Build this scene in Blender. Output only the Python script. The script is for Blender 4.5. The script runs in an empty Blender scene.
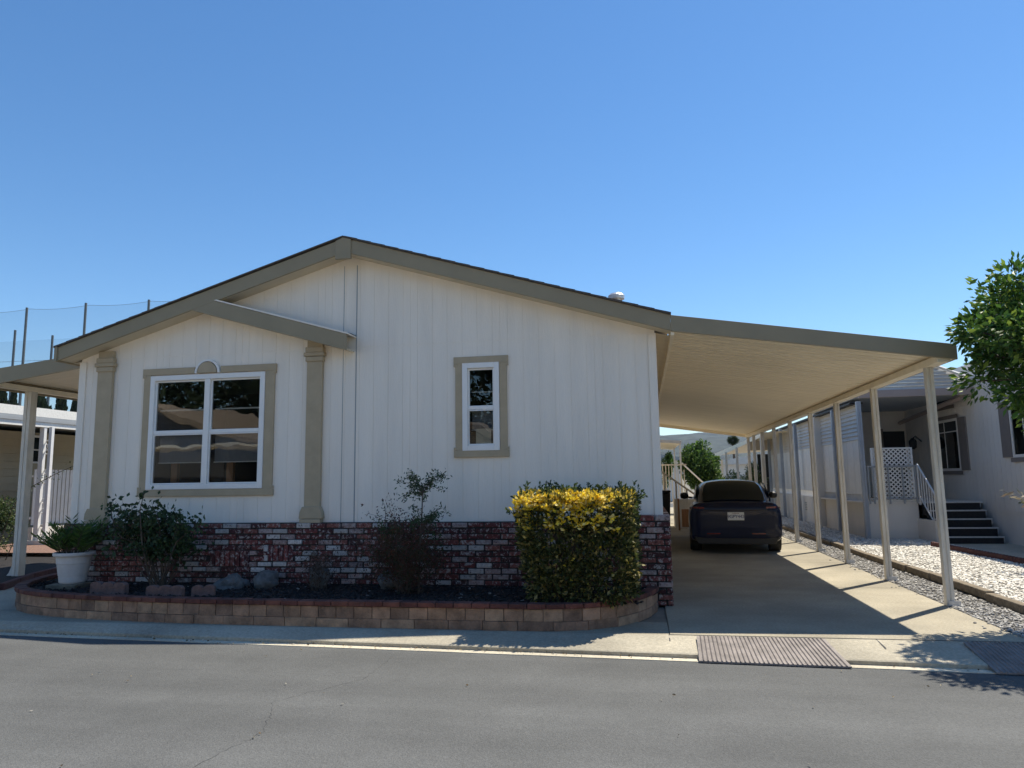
import bpy, bmesh, math, random
import numpy as np
from mathutils import Vector, Matrix, noise
random.seed(7); rng = np.random.default_rng(11)
R = math.radians
sc = bpy.context.scene
COL = sc.collection

# ------------------------------------------------------------------ materials
def mat(name, col, rough=0.8, var=0.0, vscale=3.0, bump=0.0, bscale=40.0, metal=0.0, attr=False, transl=0.0,
        spec=0.5, dark=None, detail=6.0, stretch=(1, 1, 1), coat=0.0):
    m = bpy.data.materials.new(name); m.use_nodes = True
    nt = m.node_tree; N = nt.nodes; L = nt.links
    b = N['Principled BSDF']; b.inputs['Roughness'].default_value = rough
    b.inputs['Metallic'].default_value = metal
    b.inputs['Specular IOR Level'].default_value = spec
    if coat: b.inputs['Coat Weight'].default_value = coat; b.inputs['Coat Roughness'].default_value = 0.04
    tc = N.new('ShaderNodeTexCoord'); mp = N.new('ShaderNodeMapping'); mp.inputs['Scale'].default_value = stretch
    L.new(tc.outputs['Object'], mp.inputs[0])
    src = None
    if attr:
        a = N.new('ShaderNodeVertexColor'); a.layer_name = 'Col'; src = a.outputs['Color']
    if var > 0 or dark is not None:
        n = N.new('ShaderNodeTexNoise'); n.inputs['Scale'].default_value = vscale
        n.inputs['Detail'].default_value = detail; n.inputs['Roughness'].default_value = 0.62
        L.new(mp.outputs[0], n.inputs['Vector'])
        cr = N.new('ShaderNodeMapRange'); cr.inputs[1].default_value = 0.32; cr.inputs[2].default_value = 0.68
        L.new(n.outputs['Fac'], cr.inputs[0])
        mx = N.new('ShaderNodeMix'); mx.data_type = 'RGBA'
        c1 = [c * (1 - var) for c in col] if dark is None else dark
        c2 = [min(1, c * (1 + var)) for c in col]
        if src is not None:
            mx.blend_type = 'MULTIPLY'; mx.inputs[0].default_value = 1
            g = N.new('ShaderNodeMapRange'); L.new(cr.outputs[0], g.inputs[0])
            g.inputs[3].default_value = 1 - var; g.inputs[4].default_value = 1 + var
            L.new(src, mx.inputs[6]); L.new(g.outputs[0], mx.inputs[7])
        else:
            L.new(cr.outputs[0], mx.inputs[0])
            mx.inputs[6].default_value = (*c1, 1); mx.inputs[7].default_value = (*c2, 1)
        src = mx.outputs[2]
    if src is not None: L.new(src, b.inputs['Base Color'])
    else: b.inputs['Base Color'].default_value = (*col, 1)
    if bump > 0:
        n2 = N.new('ShaderNodeTexNoise'); n2.inputs['Scale'].default_value = bscale; n2.inputs['Detail'].default_value = 5
        L.new(mp.outputs[0], n2.inputs['Vector'])
        bp = N.new('ShaderNodeBump'); bp.inputs['Strength'].default_value = bump; bp.inputs['Distance'].default_value = 0.02
        L.new(n2.outputs['Fac'], bp.inputs['Height']); L.new(bp.outputs[0], b.inputs['Normal'])
    if transl > 0:
        t = N.new('ShaderNodeBsdfTranslucent'); ms = N.new('ShaderNodeMixShader'); ms.inputs[0].default_value = transl
        if src is not None: L.new(src, t.inputs[0])
        else: t.inputs[0].default_value = (*col, 1)
        L.new(b.outputs[0], ms.inputs[1]); L.new(t.outputs[0], ms.inputs[2])
        L.new(ms.outputs[0], N['Material Output'].inputs[0])
    return m

M = {}
M['siding'] = mat('white_painted_siding', (.90, .825, .715), .6, .055, 2.2, .2, 60, stretch=(1.6, 1, .18))
M['trim_white'] = mat('white_vinyl', (.88, .86, .82), .4, .03, 4)
M['tan'] = mat('tan_painted_trim', (.45, .36, .235), .55, .08, 5, .1, 50)
M['tan_dark'] = mat('olive_tan_fascia', (.31, .255, .16), .5, .07, 2, .05, 30)
M['roof'] = mat('asphalt_shingle', (.10, .085, .075), .9, .3, 30, .5, 60)
M['cream_metal'] = mat('cream_painted_metal', (.87, .775, .60), .45, .07, 2.5, stretch=(.3, 2, 1))
M['cream_post'] = mat('cream_post_paint', (.66, .62, .54), .5, .16, 7, .05, 60, stretch=(1, 1, .3))
M['soffit'] = mat('soffit_paint', (.66, .57, .42), .7, .06, 4)
M['brick'] = mat('used_brick', (.5, .5, .5), .9, .22, 26, .6, 70, attr=True)
M['mortar'] = mat('mortar', (.10, .09, .085), .95, .2, 20, .5, 60)
M['brick_joint'] = mat('dark_brick_joint', (.045, .038, .036), .95, .3, 20)
M['block'] = mat('planter_block', (.3, .26, .2), .95, .38, 7, .6, 45, attr=True)
M['mulch'] = mat('dark_mulch_ground', (.016, .014, .013), .98, .5, 30, 1.0, 35)
M['chip'] = mat('mulch_chip', (.03, .02, .018), .95, .3, 20, attr=True)
M['rock'] = mat('field_stone', (.13, .13, .125), .9, .4, 9, 1.0, 18)
M['terracotta'] = mat('scalloped_block', (.20, .12, .10), .95, .25, 15, .6, 40)
M['pot'] = mat('white_plastic_pot', (.62, .60, .58), .5, .08, 8)
M['bark'] = mat('bark', (.10, .075, .055), .95, .35, 12, .8, 30, stretch=(1, 1, .3))
M['leaf'] = mat('leaf', (.1, .1, .1), .5, attr=True, transl=.32, spec=.35)
M['petal'] = mat('yellow_foliage_tip', (.8, .6, .05), .6, attr=True, transl=.4, spec=.2)
M['white_paint'] = mat('white_paint', (.72, .72, .70), .5, .05, 6)
M['grey_post'] = mat('grey_galvanised_post', (.34, .37, .41), .45, .08, 8)
M['gray_vinyl'] = mat('grey_white_siding', (.70, .66, .60), .7, .05, 2, stretch=(1, 1, .3))
M['shutter'] = mat('taupe_shutter', (.19, .16, .14), .7, .08, 6)
M['mauve'] = mat('mauve_beam_paint', (.36, .29, .26), .6, .06, 3)
M['lap'] = mat('grey_lap_siding', (.60, .58, .54), .55, .07, 5)
M['beige'] = mat('beige_wall', (.42, .37, .26), .75, .06, 3)
M['step'] = mat('dark_step_carpet', (.02, .02, .022), .95, .3, 30)
M['step_edge'] = mat('step_nosing', (.55, .56, .57), .4, .1, 20, metal=.3)
M['black'] = mat('matt_black', (.012, .012, .013), .6)
M['plastic_black'] = mat('black_plastic', (.015, .015, .016), .45, .1, 10)
M['car_paint'] = mat('dark_blue_car_paint', (.002, .006, .028), .28, spec=.2, coat=.3)
M['car_glass'] = mat('car_dark_glass', (.006, .011, .012), .1, spec=.05)
M['tail'] = mat('red_lamp_plastic', (.12, .006, .008), .15, spec=.7)
M['rubber'] = mat('tyre_rubber', (.018, .018, .018), .85, .2, 20)
M['rim'] = mat('grey_alloy', (.25, .25, .26), .3, metal=.8)
M['plate'] = mat('plate_white', (.72, .72, .70), .4)
M['ink'] = mat('plate_blue_ink', (.02, .03, .12), .5)
M['chrome'] = mat('dim_chrome', (.22, .23, .25), .25, metal=.9)
M['wood'] = mat('orange_wood', (.36, .17, .07), .6, .2, 12, stretch=(3, 3, .3))
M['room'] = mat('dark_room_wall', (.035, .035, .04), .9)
M['paper'] = mat('paper_sheet', (.72, .67, .55), .8, .05, 30)
M['shade'] = mat('window_shade_cloth', (.26, .27, .29), .8, .15, 12, stretch=(6, 1, 1))
M['rust'] = mat('rusty_pink_steel', (.215, .188, .172), .6, .3, 6, .3, 40)
M['timber'] = mat('weathered_concrete_edging', (.19, .155, .11), .95, .35, 10, .7, 30)
M['red_edge'] = mat('red_scalloped_edging', (.10, .04, .035), .9, .25, 12, .5, 30)
M['red_rock'] = mat('red_gravel_bed', (.20, .12, .09), .95, .4, 40, 1, 60)
M['net_pole'] = mat('weathered_steel_pole', (.10, .12, .13), .8, .1, 3)
M['pale_metal'] = mat('pale_roof_edge', (.75, .74, .68), .6, .08, 20)
M['grey_fascia'] = mat('grey_fascia', (.30, .32, .33), .6, .05, 3)
M['taupe_back'] = mat('taupe_far_awning', (.50, .44, .36), .6, .05, 2)
M['hill'] = mat('dry_brush_hillside', (.03, .038, .032), .95, .85, .03, detail=10)
M['stone_white'] = mat('white_landscape_stone', (.6, .58, .53), .8, .15, 30, attr=True)
M['galv'] = mat('galvanised_vent', (.55, .56, .57), .4, .1, 10, metal=.5)
M['opp_wall'] = mat('cream_stucco', (.66, .58, .46), .8, .05, 3)
M['slate'] = mat('slate_shade_wall', (.09, .095, .105), .8, .05, 3)  # dark colour stands in for a shaded front reflected in the windows
M['opp_roof'] = mat('tan_shingle_roof', (.27, .21, .15), .9, .25, 20)
M['tile'] = mat('brown_tile_roof', (.20, .13, .10), .9, .3, 14, .4, 25)

def concrete(name, c, joint=True):
    m = mat(name, c, .88, .16, 1.1, .35, 90, detail=10)
    nt = m.node_tree; N = nt.nodes; L = nt.links
    b = N['Principled BSDF']; old = b.inputs['Base Color'].links[0].from_socket
    n = N.new('ShaderNodeTexNoise'); n.inputs['Scale'].default_value = 38; n.inputs['Detail'].default_value = 8
    tc = N.new('ShaderNodeTexCoord'); L.new(tc.outputs['Object'], n.inputs['Vector'])
    mr = N.new('ShaderNodeMapRange'); mr.inputs[1].default_value = .3; mr.inputs[2].default_value = .7
    mr.inputs[3].default_value = .82; mr.inputs[4].default_value = 1.14
    L.new(n.outputs['Fac'], mr.inputs[0])
    # broad stains
    n3 = N.new('ShaderNodeTexNoise'); n3.inputs['Scale'].default_value = .45; n3.inputs['Detail'].default_value = 4
    L.new(tc.outputs['Object'], n3.inputs['Vector'])
    mr3 = N.new('ShaderNodeMapRange'); mr3.inputs[1].default_value = .4; mr3.inputs[2].default_value = .62
    mr3.inputs[3].default_value = .78; mr3.inputs[4].default_value = 1.05
    L.new(n3.outputs['Fac'], mr3.inputs[0])
    mm = N.new('ShaderNodeMath'); mm.operation = 'MULTIPLY'; L.new(mr.outputs[0], mm.inputs[0]); L.new(mr3.outputs[0], mm.inputs[1])
    mx = N.new('ShaderNodeMix'); mx.data_type = 'RGBA'; mx.blend_type = 'MULTIPLY'; mx.inputs[0].default_value = 1
    L.new(old, mx.inputs[6]); L.new(mm.outputs[0], mx.inputs[7]); L.new(mx.outputs[2], b.inputs['Base Color'])
    return m
M['concrete'] = concrete('driveway_concrete', (.375, .335, .25))
M['far_concrete'] = concrete('far_side_bounce_concrete', (.70, .60, .45))  # unseen paving, colour raised to bounce warm light onto the home
M['concrete2'] = concrete('kerb_concrete', (.43, .39, .30))
M['gutter'] = concrete('gutter_concrete', (.62, .56, .43))

def asphalt():
    m = mat('street_asphalt', (.100, .103, .101), .9, .15, .8, 0, detail=8)
    nt = m.node_tree; N = nt.nodes; L = nt.links; b = N['Principled BSDF']
    old = b.inputs['Base Color'].links[0].from_socket
    tc = N.new('ShaderNodeTexCoord')
    n = N.new('ShaderNodeTexNoise'); n.inputs['Scale'].default_value = 85; n.inputs['Detail'].default_value = 4; n.inputs['Roughness'].default_value = .7
    L.new(tc.outputs['Object'], n.inputs['Vector'])
    v = N.new('ShaderNodeTexVoronoi'); v.inputs['Scale'].default_value = 110
    L.new(tc.outputs['Object'], v.inputs['Vector'])
    mr = N.new('ShaderNodeMapRange'); mr.inputs[1].default_value = .3; mr.inputs[2].default_value = .72; mr.inputs[3].default_value = .68; mr.inputs[4].default_value = 1.34
    L.new(n.outputs['Fac'], mr.inputs[0])
    # tonal bands along the street (rolled passes)
    mp = N.new('ShaderNodeMapping'); mp.inputs['Scale'].default_value = (.05, .9, 1); L.new(tc.outputs['Object'], mp.inputs[0])
    nb = N.new('ShaderNodeTexNoise'); nb.inputs['Scale'].default_value = 2.0; nb.inputs['Detail'].default_value = 5; L.new(mp.outputs[0], nb.inputs['Vector'])
    mb = N.new('ShaderNodeMapRange'); mb.inputs[1].default_value = .35; mb.inputs[2].default_value = .65; mb.inputs[3].default_value = .86; mb.inputs[4].default_value = 1.1
    L.new(nb.outputs['Fac'], mb.inputs[0])
    mu = N.new('ShaderNodeMath'); mu.operation = 'MULTIPLY'; L.new(mr.outputs[0], mu.inputs[0]); L.new(mb.outputs[0], mu.inputs[1])
    mx = N.new('ShaderNodeMix'); mx.data_type = 'RGBA'; mx.blend_type = 'MULTIPLY'; mx.inputs[0].default_value = 1
    L.new(old, mx.inputs[6]); L.new(mu.outputs[0], mx.inputs[7]); L.new(mx.outputs[2], b.inputs['Base Color'])
    bp = N.new('ShaderNodeBump'); bp.inputs['Strength'].default_value = .6; bp.inputs['Distance'].default_value = .006
    L.new(v.outputs['Distance'], bp.inputs['Height']); L.new(bp.outputs[0], b.inputs['Normal'])
    return m
M['asphalt'] = asphalt()
M['crack'] = mat('crack_filler', (.085, .086, .085), .95)

def gravel_mat(name, c, scale):
    m = mat(name, c, .95)
    nt = m.node_tree; N = nt.nodes; L = nt.links; b = N['Principled BSDF']
    tc = N.new('ShaderNodeTexCoord'); v = N.new('ShaderNodeTexVoronoi'); v.inputs['Scale'].default_value = scale
    L.new(tc.outputs['Object'], v.inputs['Vector'])
    s = N.new('ShaderNodeSeparateColor'); L.new(v.outputs['Color'], s.inputs[0])
    mr = N.new('ShaderNodeMapRange'); mr.inputs[3].default_value = .45; mr.inputs[4].default_value = 1.15; L.new(s.outputs[0], mr.inputs[0])
    mx = N.new('ShaderNodeMix'); mx.data_type = 'RGBA'; mx.blend_type = 'MULTIPLY'; mx.inputs[0].default_value = 1
    mx.inputs[6].default_value = (*c, 1); L.new(mr.outputs[0], mx.inputs[7]); L.new(mx.outputs[2], b.inputs['Base Color'])
    bp = N.new('ShaderNodeBump'); bp.inputs['Strength'].default_value = 1; bp.inputs['Distance'].default_value = .03; bp.invert = True
    L.new(v.outputs['Distance'], bp.inputs['Height']); L.new(bp.outputs[0], b.inputs['Normal'])
    return m
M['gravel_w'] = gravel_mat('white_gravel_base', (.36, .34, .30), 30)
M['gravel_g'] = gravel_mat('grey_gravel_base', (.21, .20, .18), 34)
M['lot'] = mat('lot_earth', (.24, .21, .165), .95, .2, 2, .5, 40)
M['earth'] = mat('far_ground', (.17, .155, .12), .95, .3, .02, detail=8)

def glass_mat():
    m = bpy.data.materials.new('window_glass'); m.use_nodes = True; nt = m.node_tree; N = nt.nodes; L = nt.links
    N.remove(N['Principled BSDF'])
    t = N.new('ShaderNodeBsdfTransparent'); t.inputs[0].default_value = (.86, .88, .88, 1)
    g = N.new('ShaderNodeBsdfGlossy'); g.inputs['Roughness'].default_value = .006
    f = N.new('ShaderNodeFresnel'); f.inputs[0].default_value = 1.62
    n = N.new('ShaderNodeTexNoise'); n.inputs['Scale'].default_value = 1.3; tc = N.new('ShaderNodeTexCoord'); L.new(tc.outputs['Object'], n.inputs['Vector'])
    bp = N.new('ShaderNodeBump'); bp.inputs['Strength'].default_value = .035; bp.inputs['Distance'].default_value = .1
    L.new(n.outputs['Fac'], bp.inputs['Height']); L.new(bp.outputs[0], g.inputs['Normal'])
    mx = N.new('ShaderNodeMixShader'); L.new(f.outputs[0], mx.inputs[0]); L.new(t.outputs[0], mx.inputs[1]); L.new(g.outputs[0], mx.inputs[2])
    L.new(mx.outputs[0], N['Material Output'].inputs[0]); return m
M['glass'] = glass_mat()
def net_mat():
    m = bpy.data.materials.new('golf_net'); m.use_nodes = True; nt = m.node_tree; N = nt.nodes; L = nt.links
    b = N['Principled BSDF']; b.inputs['Base Color'].default_value = (.09, .13, .20, 1); b.inputs['Roughness'].default_value = .9
    t = N.new('ShaderNodeBsdfTransparent'); mx = N.new('ShaderNodeMixShader'); mx.inputs[0].default_value = .13
    L.new(t.outputs[0], mx.inputs[1]); L.new(b.outputs[0], mx.inputs[2]); L.new(mx.outputs[0], N['Material Output'].inputs[0]); return m
M['net'] = net_mat()

# ------------------------------------------------------------------ mesh helpers
class MB:
    def __init__(s): s.v = []; s.f = []; s.c = []
    def add(s, vs, fs, col=None):
        o = len(s.v); s.v.extend([tuple(v) for v in vs]); s.f.extend([tuple(i + o for i in f) for f in fs])
        s.c.extend([col] * len(fs)); return s
    def box(s, x0, x1, y0, y1, z0, z1, col=None):
        return s.add([(x0, y0, z0), (x1, y0, z0), (x1, y1, z0), (x0, y1, z0), (x0, y0, z1), (x1, y0, z1), (x1, y1, z1), (x0, y1, z1)],
                     [(0, 3, 2, 1), (4, 5, 6, 7), (0, 1, 5, 4), (1, 2, 6, 5), (2, 3, 7, 6), (3, 0, 4, 7)], col)
    def obox(s, c, size, rz=0, rx=0, ry=0, col=None):
        m = Matrix.Translation(c) @ Matrix.Rotation(rz, 4, 'Z') @ Matrix.Rotation(ry, 4, 'Y') @ Matrix.Rotation(rx, 4, 'X')
        a, b, d = [k / 2 for k in size]
        vs = [m @ Vector(p) for p in [(-a, -b, -d), (a, -b, -d), (a, b, -d), (-a, b, -d), (-a, -b, d), (a, -b, d), (a, b, d), (-a, b, d)]]
        return s.add(vs, [(0, 3, 2, 1), (4, 5, 6, 7), (0, 1, 5, 4), (1, 2, 6, 5), (2, 3, 7, 6), (3, 0, 4, 7)], col)
    def prism(s, pts, y0, y1, col=None):      # polygon in XZ (counter clockwise seen from -y), extruded y0..y1
        n = len(pts)
        vs = [(p[0], y0, p[1]) for p in pts] + [(p[0], y1, p[1]) for p in pts]
        fs = [tuple(range(n)), tuple(range(2 * n - 1, n - 1, -1))] + [(i, i + n, (i + 1) % n + n, (i + 1) % n) for i in range(n)]
        return s.add(vs, fs, col)
    def tube(s, pts, r, n=8, r2=None, col=None):
        pts = [Vector(p) for p in pts]; rings = []
        k = len(pts); r2 = r if r2 is None else r2
        for i, p in enumerate(pts):
            d = (pts[min(i + 1, k - 1)] - pts[max(i - 1, 0)]).normalized()
            u = d.cross(Vector((0, 0, 1)) if abs(d.z) < .9 else Vector((0, 1, 0))).normalized(); w = d.cross(u)
            rr = r + (r2 - r) * i / max(1, k - 1)
            rings.append([p + (u * math.cos(a) + w * math.sin(a)) * rr for a in [2 * math.pi * j / n for j in range(n)]])
        vs = [v for rg in rings for v in rg]
        fs = [(i * n + j, i * n + (j + 1) % n, (i + 1) * n + (j + 1) % n, (i + 1) * n + j) for i in range(k - 1) for j in range(n)]
        fs += [tuple(range(n - 1, -1, -1)), tuple(range((k - 1) * n, k * n))]
        return s.add(vs, fs, col)
    def lathe(s, prof, c, n=32, col=None):
        vs = [(c[0] + r * math.cos(2 * math.pi * j / n), c[1] + r * math.sin(2 * math.pi * j / n), c[2] + z) for r, z in prof for j in range(n)]
        fs = [(i * n + j, i * n + (j + 1) % n, (i + 1) * n + (j + 1) % n, (i + 1) * n + j) for i in range(len(prof) - 1) for j in range(n)]
        fs += [tuple(range(n - 1, -1, -1)), tuple(range((len(prof) - 1) * n, len(prof) * n))]
        return s.add(vs, fs, col)
    def build(s, name, m, parent=None, smooth=False, bevel=0, label=None, cat=None, group=None, kind=None, seg=2):
        me = bpy.data.meshes.new(name); me.from_pydata(s.v, [], s.f); me.update()
        if any(c is not None for c in s.c):
            ca = me.color_attributes.new('Col', 'FLOAT_COLOR', 'CORNER')
            buf = np.ones((len(me.loops), 4), np.float32)
            tot = np.array([len(f) for f in s.f]); cc = np.array([(c if c is not None else (1, 1, 1)) for c in s.c], np.float32)
            buf[:, :3] = np.repeat(cc, tot, axis=0); ca.data.foreach_set('color', buf.ravel())
        if smooth: me.polygons.foreach_set('use_smooth', [True] * len(me.polygons))
        me.materials.append(m)
        o = bpy.data.objects.new(name, me); COL.objects.link(o)
        if parent is not None: o.parent = parent; o.matrix_parent_inverse = Matrix.Identity(4); o.location = -world_loc(parent)
        if bevel:
            b = o.modifiers.new('Bevel', 'BEVEL'); b.width = bevel; b.segments = seg; b.limit_method = 'ANGLE'; b.angle_limit = R(40)
        return tag(o, label, cat, group, kind)
def world_loc(o):
    v = Vector((0, 0, 0))
    while o is not None: v += Vector(o.location); o = o.parent
    return v
def tag(o, label=None, cat=None, group=None, kind=None):
    if label: o['label'] = label
    if cat: o['category'] = cat
    if group: o['group'] = group
    if kind: o['kind'] = kind
    return o
def thing(name, loc, label, cat, group=None):
    o = bpy.data.objects.new(name, None); COL.objects.link(o); o.location = loc; o.empty_display_size = .2
    return tag(o, label, cat, group)
def copy_tree(o, parent=None):
    c = o.copy(); COL.objects.link(c)
    if parent is not None: c.parent = parent
    for ch in list(o.children): copy_tree(ch, c)
    return c
def struct(mb, name, m, **k): return mb.build(name, m, kind='structure', **k)

def leaves(mb, P, D, size, pal, wid=.45, fold=.25, jit=.25):
    """P,D: points and directions; each leaf a folded diamond"""
    n = len(P); P = np.asarray(P, float); D = np.asarray(D, float)
    D = D / (np.linalg.norm(D, axis=1, keepdims=True) + 1e-9)
    Q = rng.normal(size=(n, 3)); S = np.cross(D, Q); S /= (np.linalg.norm(S, axis=1, keepdims=True) + 1e-9); U = np.cross(S, D)
    L = size * rng.uniform(1 - jit, 1 + jit, (n, 1)); w = L * wid * .5
    a = P; b = P + D * L * .5 + S * w + U * w * fold; c = P + D * L; d = P + D * L * .5 - S * w + U * w * fold
    V = np.stack([a, b, c, d], 1).reshape(-1, 3); o = len(mb.v)
    mb.v.extend(map(tuple, V.tolist()))
    idx = rng.integers(0, len(pal), n); sh = rng.uniform(.75, 1.25, n)
    for i in range(n):
        k = o + 4 * i; mb.f.append((k, k + 1, k + 2)); mb.f.append((k, k + 2, k + 3))
        col = tuple(min(1, q * sh[i]) for q in pal[idx[i]]); mb.c.append(col); mb.c.append(col)

# ------------------------------------------------------------------ camera, light, world
cam = bpy.data.cameras.new('camera'); co = bpy.data.objects.new('camera', cam); COL.objects.link(co); sc.camera = co
f = 721.
Yv = np.array([131, -94, -f]); Yv /= np.linalg.norm(Yv)
Zv = np.array([-82, 5419, -f]); Zv -= Yv * (Zv @ Yv); Zv /= np.linalg.norm(Zv)
Xv = np.cross(Yv, Zv)
mw = Matrix(((*Xv, 0), (*Yv, 0), (*Zv, 1.5), (0, 0, 0, 1))); co.matrix_world = mw
cam.sensor_width = 36; cam.lens = f / 1024 * 36; cam.clip_end = 9000; cam.clip_start = .05
SD = Vector((.37, .41, 1.0)).normalized()
elev = math.asin(SD.z); azi = math.atan2(SD.x, SD.y)
sun = bpy.data.lights.new('sun', 'SUN'); sun.energy = 5.0; sun.angle = R(.53); sun.color = (1, .92, .785)
so = bpy.data.objects.new('sun', sun); COL.objects.link(so); so.rotation_euler = SD.to_track_quat('Z', 'Y').to_euler(); so.location = (0, 0, 60)
w = bpy.data.worlds.new('World'); sc.world = w; w.use_nodes = True
bg = w.node_tree.nodes['Background']; sky = w.node_tree.nodes.new('ShaderNodeTexSky'); sky.sky_type = 'NISHITA'
sky.sun_disc = False; sky.sun_elevation = elev; sky.sun_rotation = azi
sky.altitude = 0; sky.air_density = 1.0; sky.dust_density = .08; sky.ozone_density = 3.2
hs = w.node_tree.nodes.new('ShaderNodeHueSaturation'); hs.inputs['Saturation'].default_value = 1.2
w.node_tree.links.new(sky.outputs[0], hs.inputs['Color']); w.node_tree.links.new(hs.outputs[0], bg.inputs[0]); bg.inputs[1].default_value = .112
sc.view_settings.view_transform = 'Standard'; sc.view_settings.look = 'None'; sc.view_settings.gamma = 1; sc.view_settings.exposure = .52
sc.cycles.max_bounces = 8; sc.cycles.diffuse_bounces = 6; sc.cycles.transparent_max_bounces = 24
sc.cycles.use_denoising = True

# ------------------------------------------------------------------ setting: ground, street, kerb, driveway
struct(MB().add([(-1890, -75, -.3), (2490, -75, -.3), (2490, 2590, -.3), (-1890, 2590, -.3)], [(0, 1, 2, 3)]), 'ground', M['earth'])
def yg(x): return min(7.2, 6.87 - .045 * x)
def yb(x): return 7.32
xs = [-60, -30, -15, -7.3] + [round(-6.5 + .5 * i, 2) for i in range(40)] + [20, 60]
mb = MB(); V = []; prof_n = 2
for x in xs: V += [(x, -6.3, -.1), (x, yg(x) - .11, -.1)]
mb.add(V, [(2 * i, 2 * i + 2, 2 * i + 3, 2 * i + 1) for i in range(len(xs) - 1)])
struct(mb, 'street', M['asphalt'])
# gutter lip and kerb apron, swept
mb = MB(); V = []
for x in xs:
    j = .006 * noise.noise(Vector((x * 1.7, 0, 0)))
    V += [(x, yg(x) - .14, -.25), (x, yg(x) - .12 + j, -.094), (x, yg(x) + .0 + j, -.098)]
mb.add(V, [(3 * i + j, 3 * i + 3 + j, 3 * i + 4 + j, 3 * i + 1 + j) for i in range(len(xs) - 1) for j in range(2)])
struct(mb, 'gutter', M['gutter'])
mb = MB(); V = []
for x in xs:
    g = yg(x)
    V += [(x, g, -.25), (x, g + .004, -.066), (x, g + .02, -.058), (x, g + (7.32 - g) * .6, -.024), (x, 7.32, -.002), (x, 7.36, -.002), (x, 7.36, -.25)]
mb.add(V, [(7 * i + j, 7 * i + 7 + j, 7 * i + 8 + j, 7 * i + 1 + j) for i in range(len(xs) - 1) for j in range(6)])
struct(mb, 'kerb', M['concrete2'])
# lot ground (behind kerb)
struct(MB().box(-60, 60, 7.362, 75, -.29, -.02), 'lot_ground', M['lot'])
# opposite kerb strip and lot behind the camera
struct(MB().box(-60, 60, -60, -6.2, -.28, 0), 'far_side_lot', M['far_concrete'])
# driveway in slabs with joints
mb = MB(); ys = [7.364, 10.6, 13.6, 16.6, 19.6, 22.6, 25.6, 29, 33, 38]
for i in range(len(ys) - 1):
    a, b = ys[i] + .006, ys[i + 1] - .006
    mb.box(.2, 3.36, a, b, -.05, .0)
struct(mb, 'driveway', M['concrete'])
struct(MB().box(-14, .19, 7.366, 7.98, -.06, -.004), 'sidewalk', M['concrete'])
mb = MB(); mb.add([(-14, 7.98, -.003), (-7.4, 7.98, -.003), (-8.4, 10.3, -.003), (-9.0, 13, -.003), (-9.0, 22, -.003), (-10.2, 22, -.003), (-10.2, 13, -.003), (-9.9, 11, -.003), (-11, 9.4, -.003), (-14, 8.8, -.003)], [tuple(range(10))])
struct(mb, 'walkway', M['concrete2'])
# asphalt cracks (thin strips lying on the street)
mb = MB()
def crack(pts, wd, z=-.0965):
    P = []
    for i in range(len(pts) - 1):
        a, b = Vector(pts[i]), Vector(pts[i + 1])
        for t in range(14): P.append(a.lerp(b, t / 14) + Vector((rng.normal() * .012, rng.normal() * .012)))
    P.append(Vector(pts[-1])); V = []
    for i, p in enumerate(P):
        d = (P[min(i + 1, len(P) - 1)] - P[max(i - 1, 0)]).normalized(); nn = Vector((-d.y, d.x)) * wd * rng.uniform(.2, 1)
        V += [(p.x + nn.x, p.y + nn.y, z), (p.x - nn.x, p.y - nn.y, z)]
    mb.add(V, [(2 * i, 2 * i + 1, 2 * i + 3, 2 * i + 2) for i in range(len(P) - 1)])
crack([(-2.36, 6.75), (-2.3, 5.9), (-2.75, 5.2), (-2.5, 4.6), (-2.6, 3.9), (-2.3, 2.5)], .0025)
crack([(-7, 6.1), (-5.0, 5.85), (-3.6, 6.0), (-2.3, 5.9)], .0015)
struct(mb, 'street_crack', M['crack'])
# crack in kerb + expansion joints
mb = MB()
for x in (.19, -2.0, -4.6, 2.05):
    mb.add([(x - .006, yg(x) + .30, -.019), (x + .006, yg(x) + .30, -.019), (x + .006, 7.36, .0006), (x - .005, 7.36, .0006)], [(0, 1, 2, 3)])
mb.add([(.2, 7.352, .002), (4.2, 7.352, .002), (4.2, 7.366, .002), (.2, 7.366, .002)], [(0, 1, 2, 3)])
struct(mb, 'kerb_joint', M['crack'])

# gravel beds + stones
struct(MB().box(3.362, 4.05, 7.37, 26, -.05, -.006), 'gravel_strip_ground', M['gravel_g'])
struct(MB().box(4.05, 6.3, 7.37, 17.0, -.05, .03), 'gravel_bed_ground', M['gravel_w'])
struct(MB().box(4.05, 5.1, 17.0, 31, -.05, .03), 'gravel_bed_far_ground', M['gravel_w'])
struct(MB().box(5.1, 6.3, 17.0, 17.93, -.05, .029), 'gravel_bed_porch_ground', M['gravel_w'])
ico = [(0, 0, 1), (.89, 0, .45), (.28, .85, .45), (-.72, .53, .45), (-.72, -.53, .45), (.28, -.85, .45), (.72, .53, -.45), (-.28, .85, -.45), (-.89, 0, -.45), (-.28, -.85, -.45), (.72, -.53, -.45), (0, 0, -1)]
icof = [(0, 1, 2), (0, 2, 3), (0, 3, 4), (0, 4, 5), (0, 5, 1), (1, 6, 2), (2, 7, 3), (3, 8, 4), (4, 9, 5), (5, 10, 1), (1, 10, 6), (2, 6, 7), (3, 7, 8), (4, 8, 9), (5, 9, 10), (11, 7, 6), (11, 8, 7), (11, 9, 8), (11, 10, 9), (11, 6, 10)]
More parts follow.
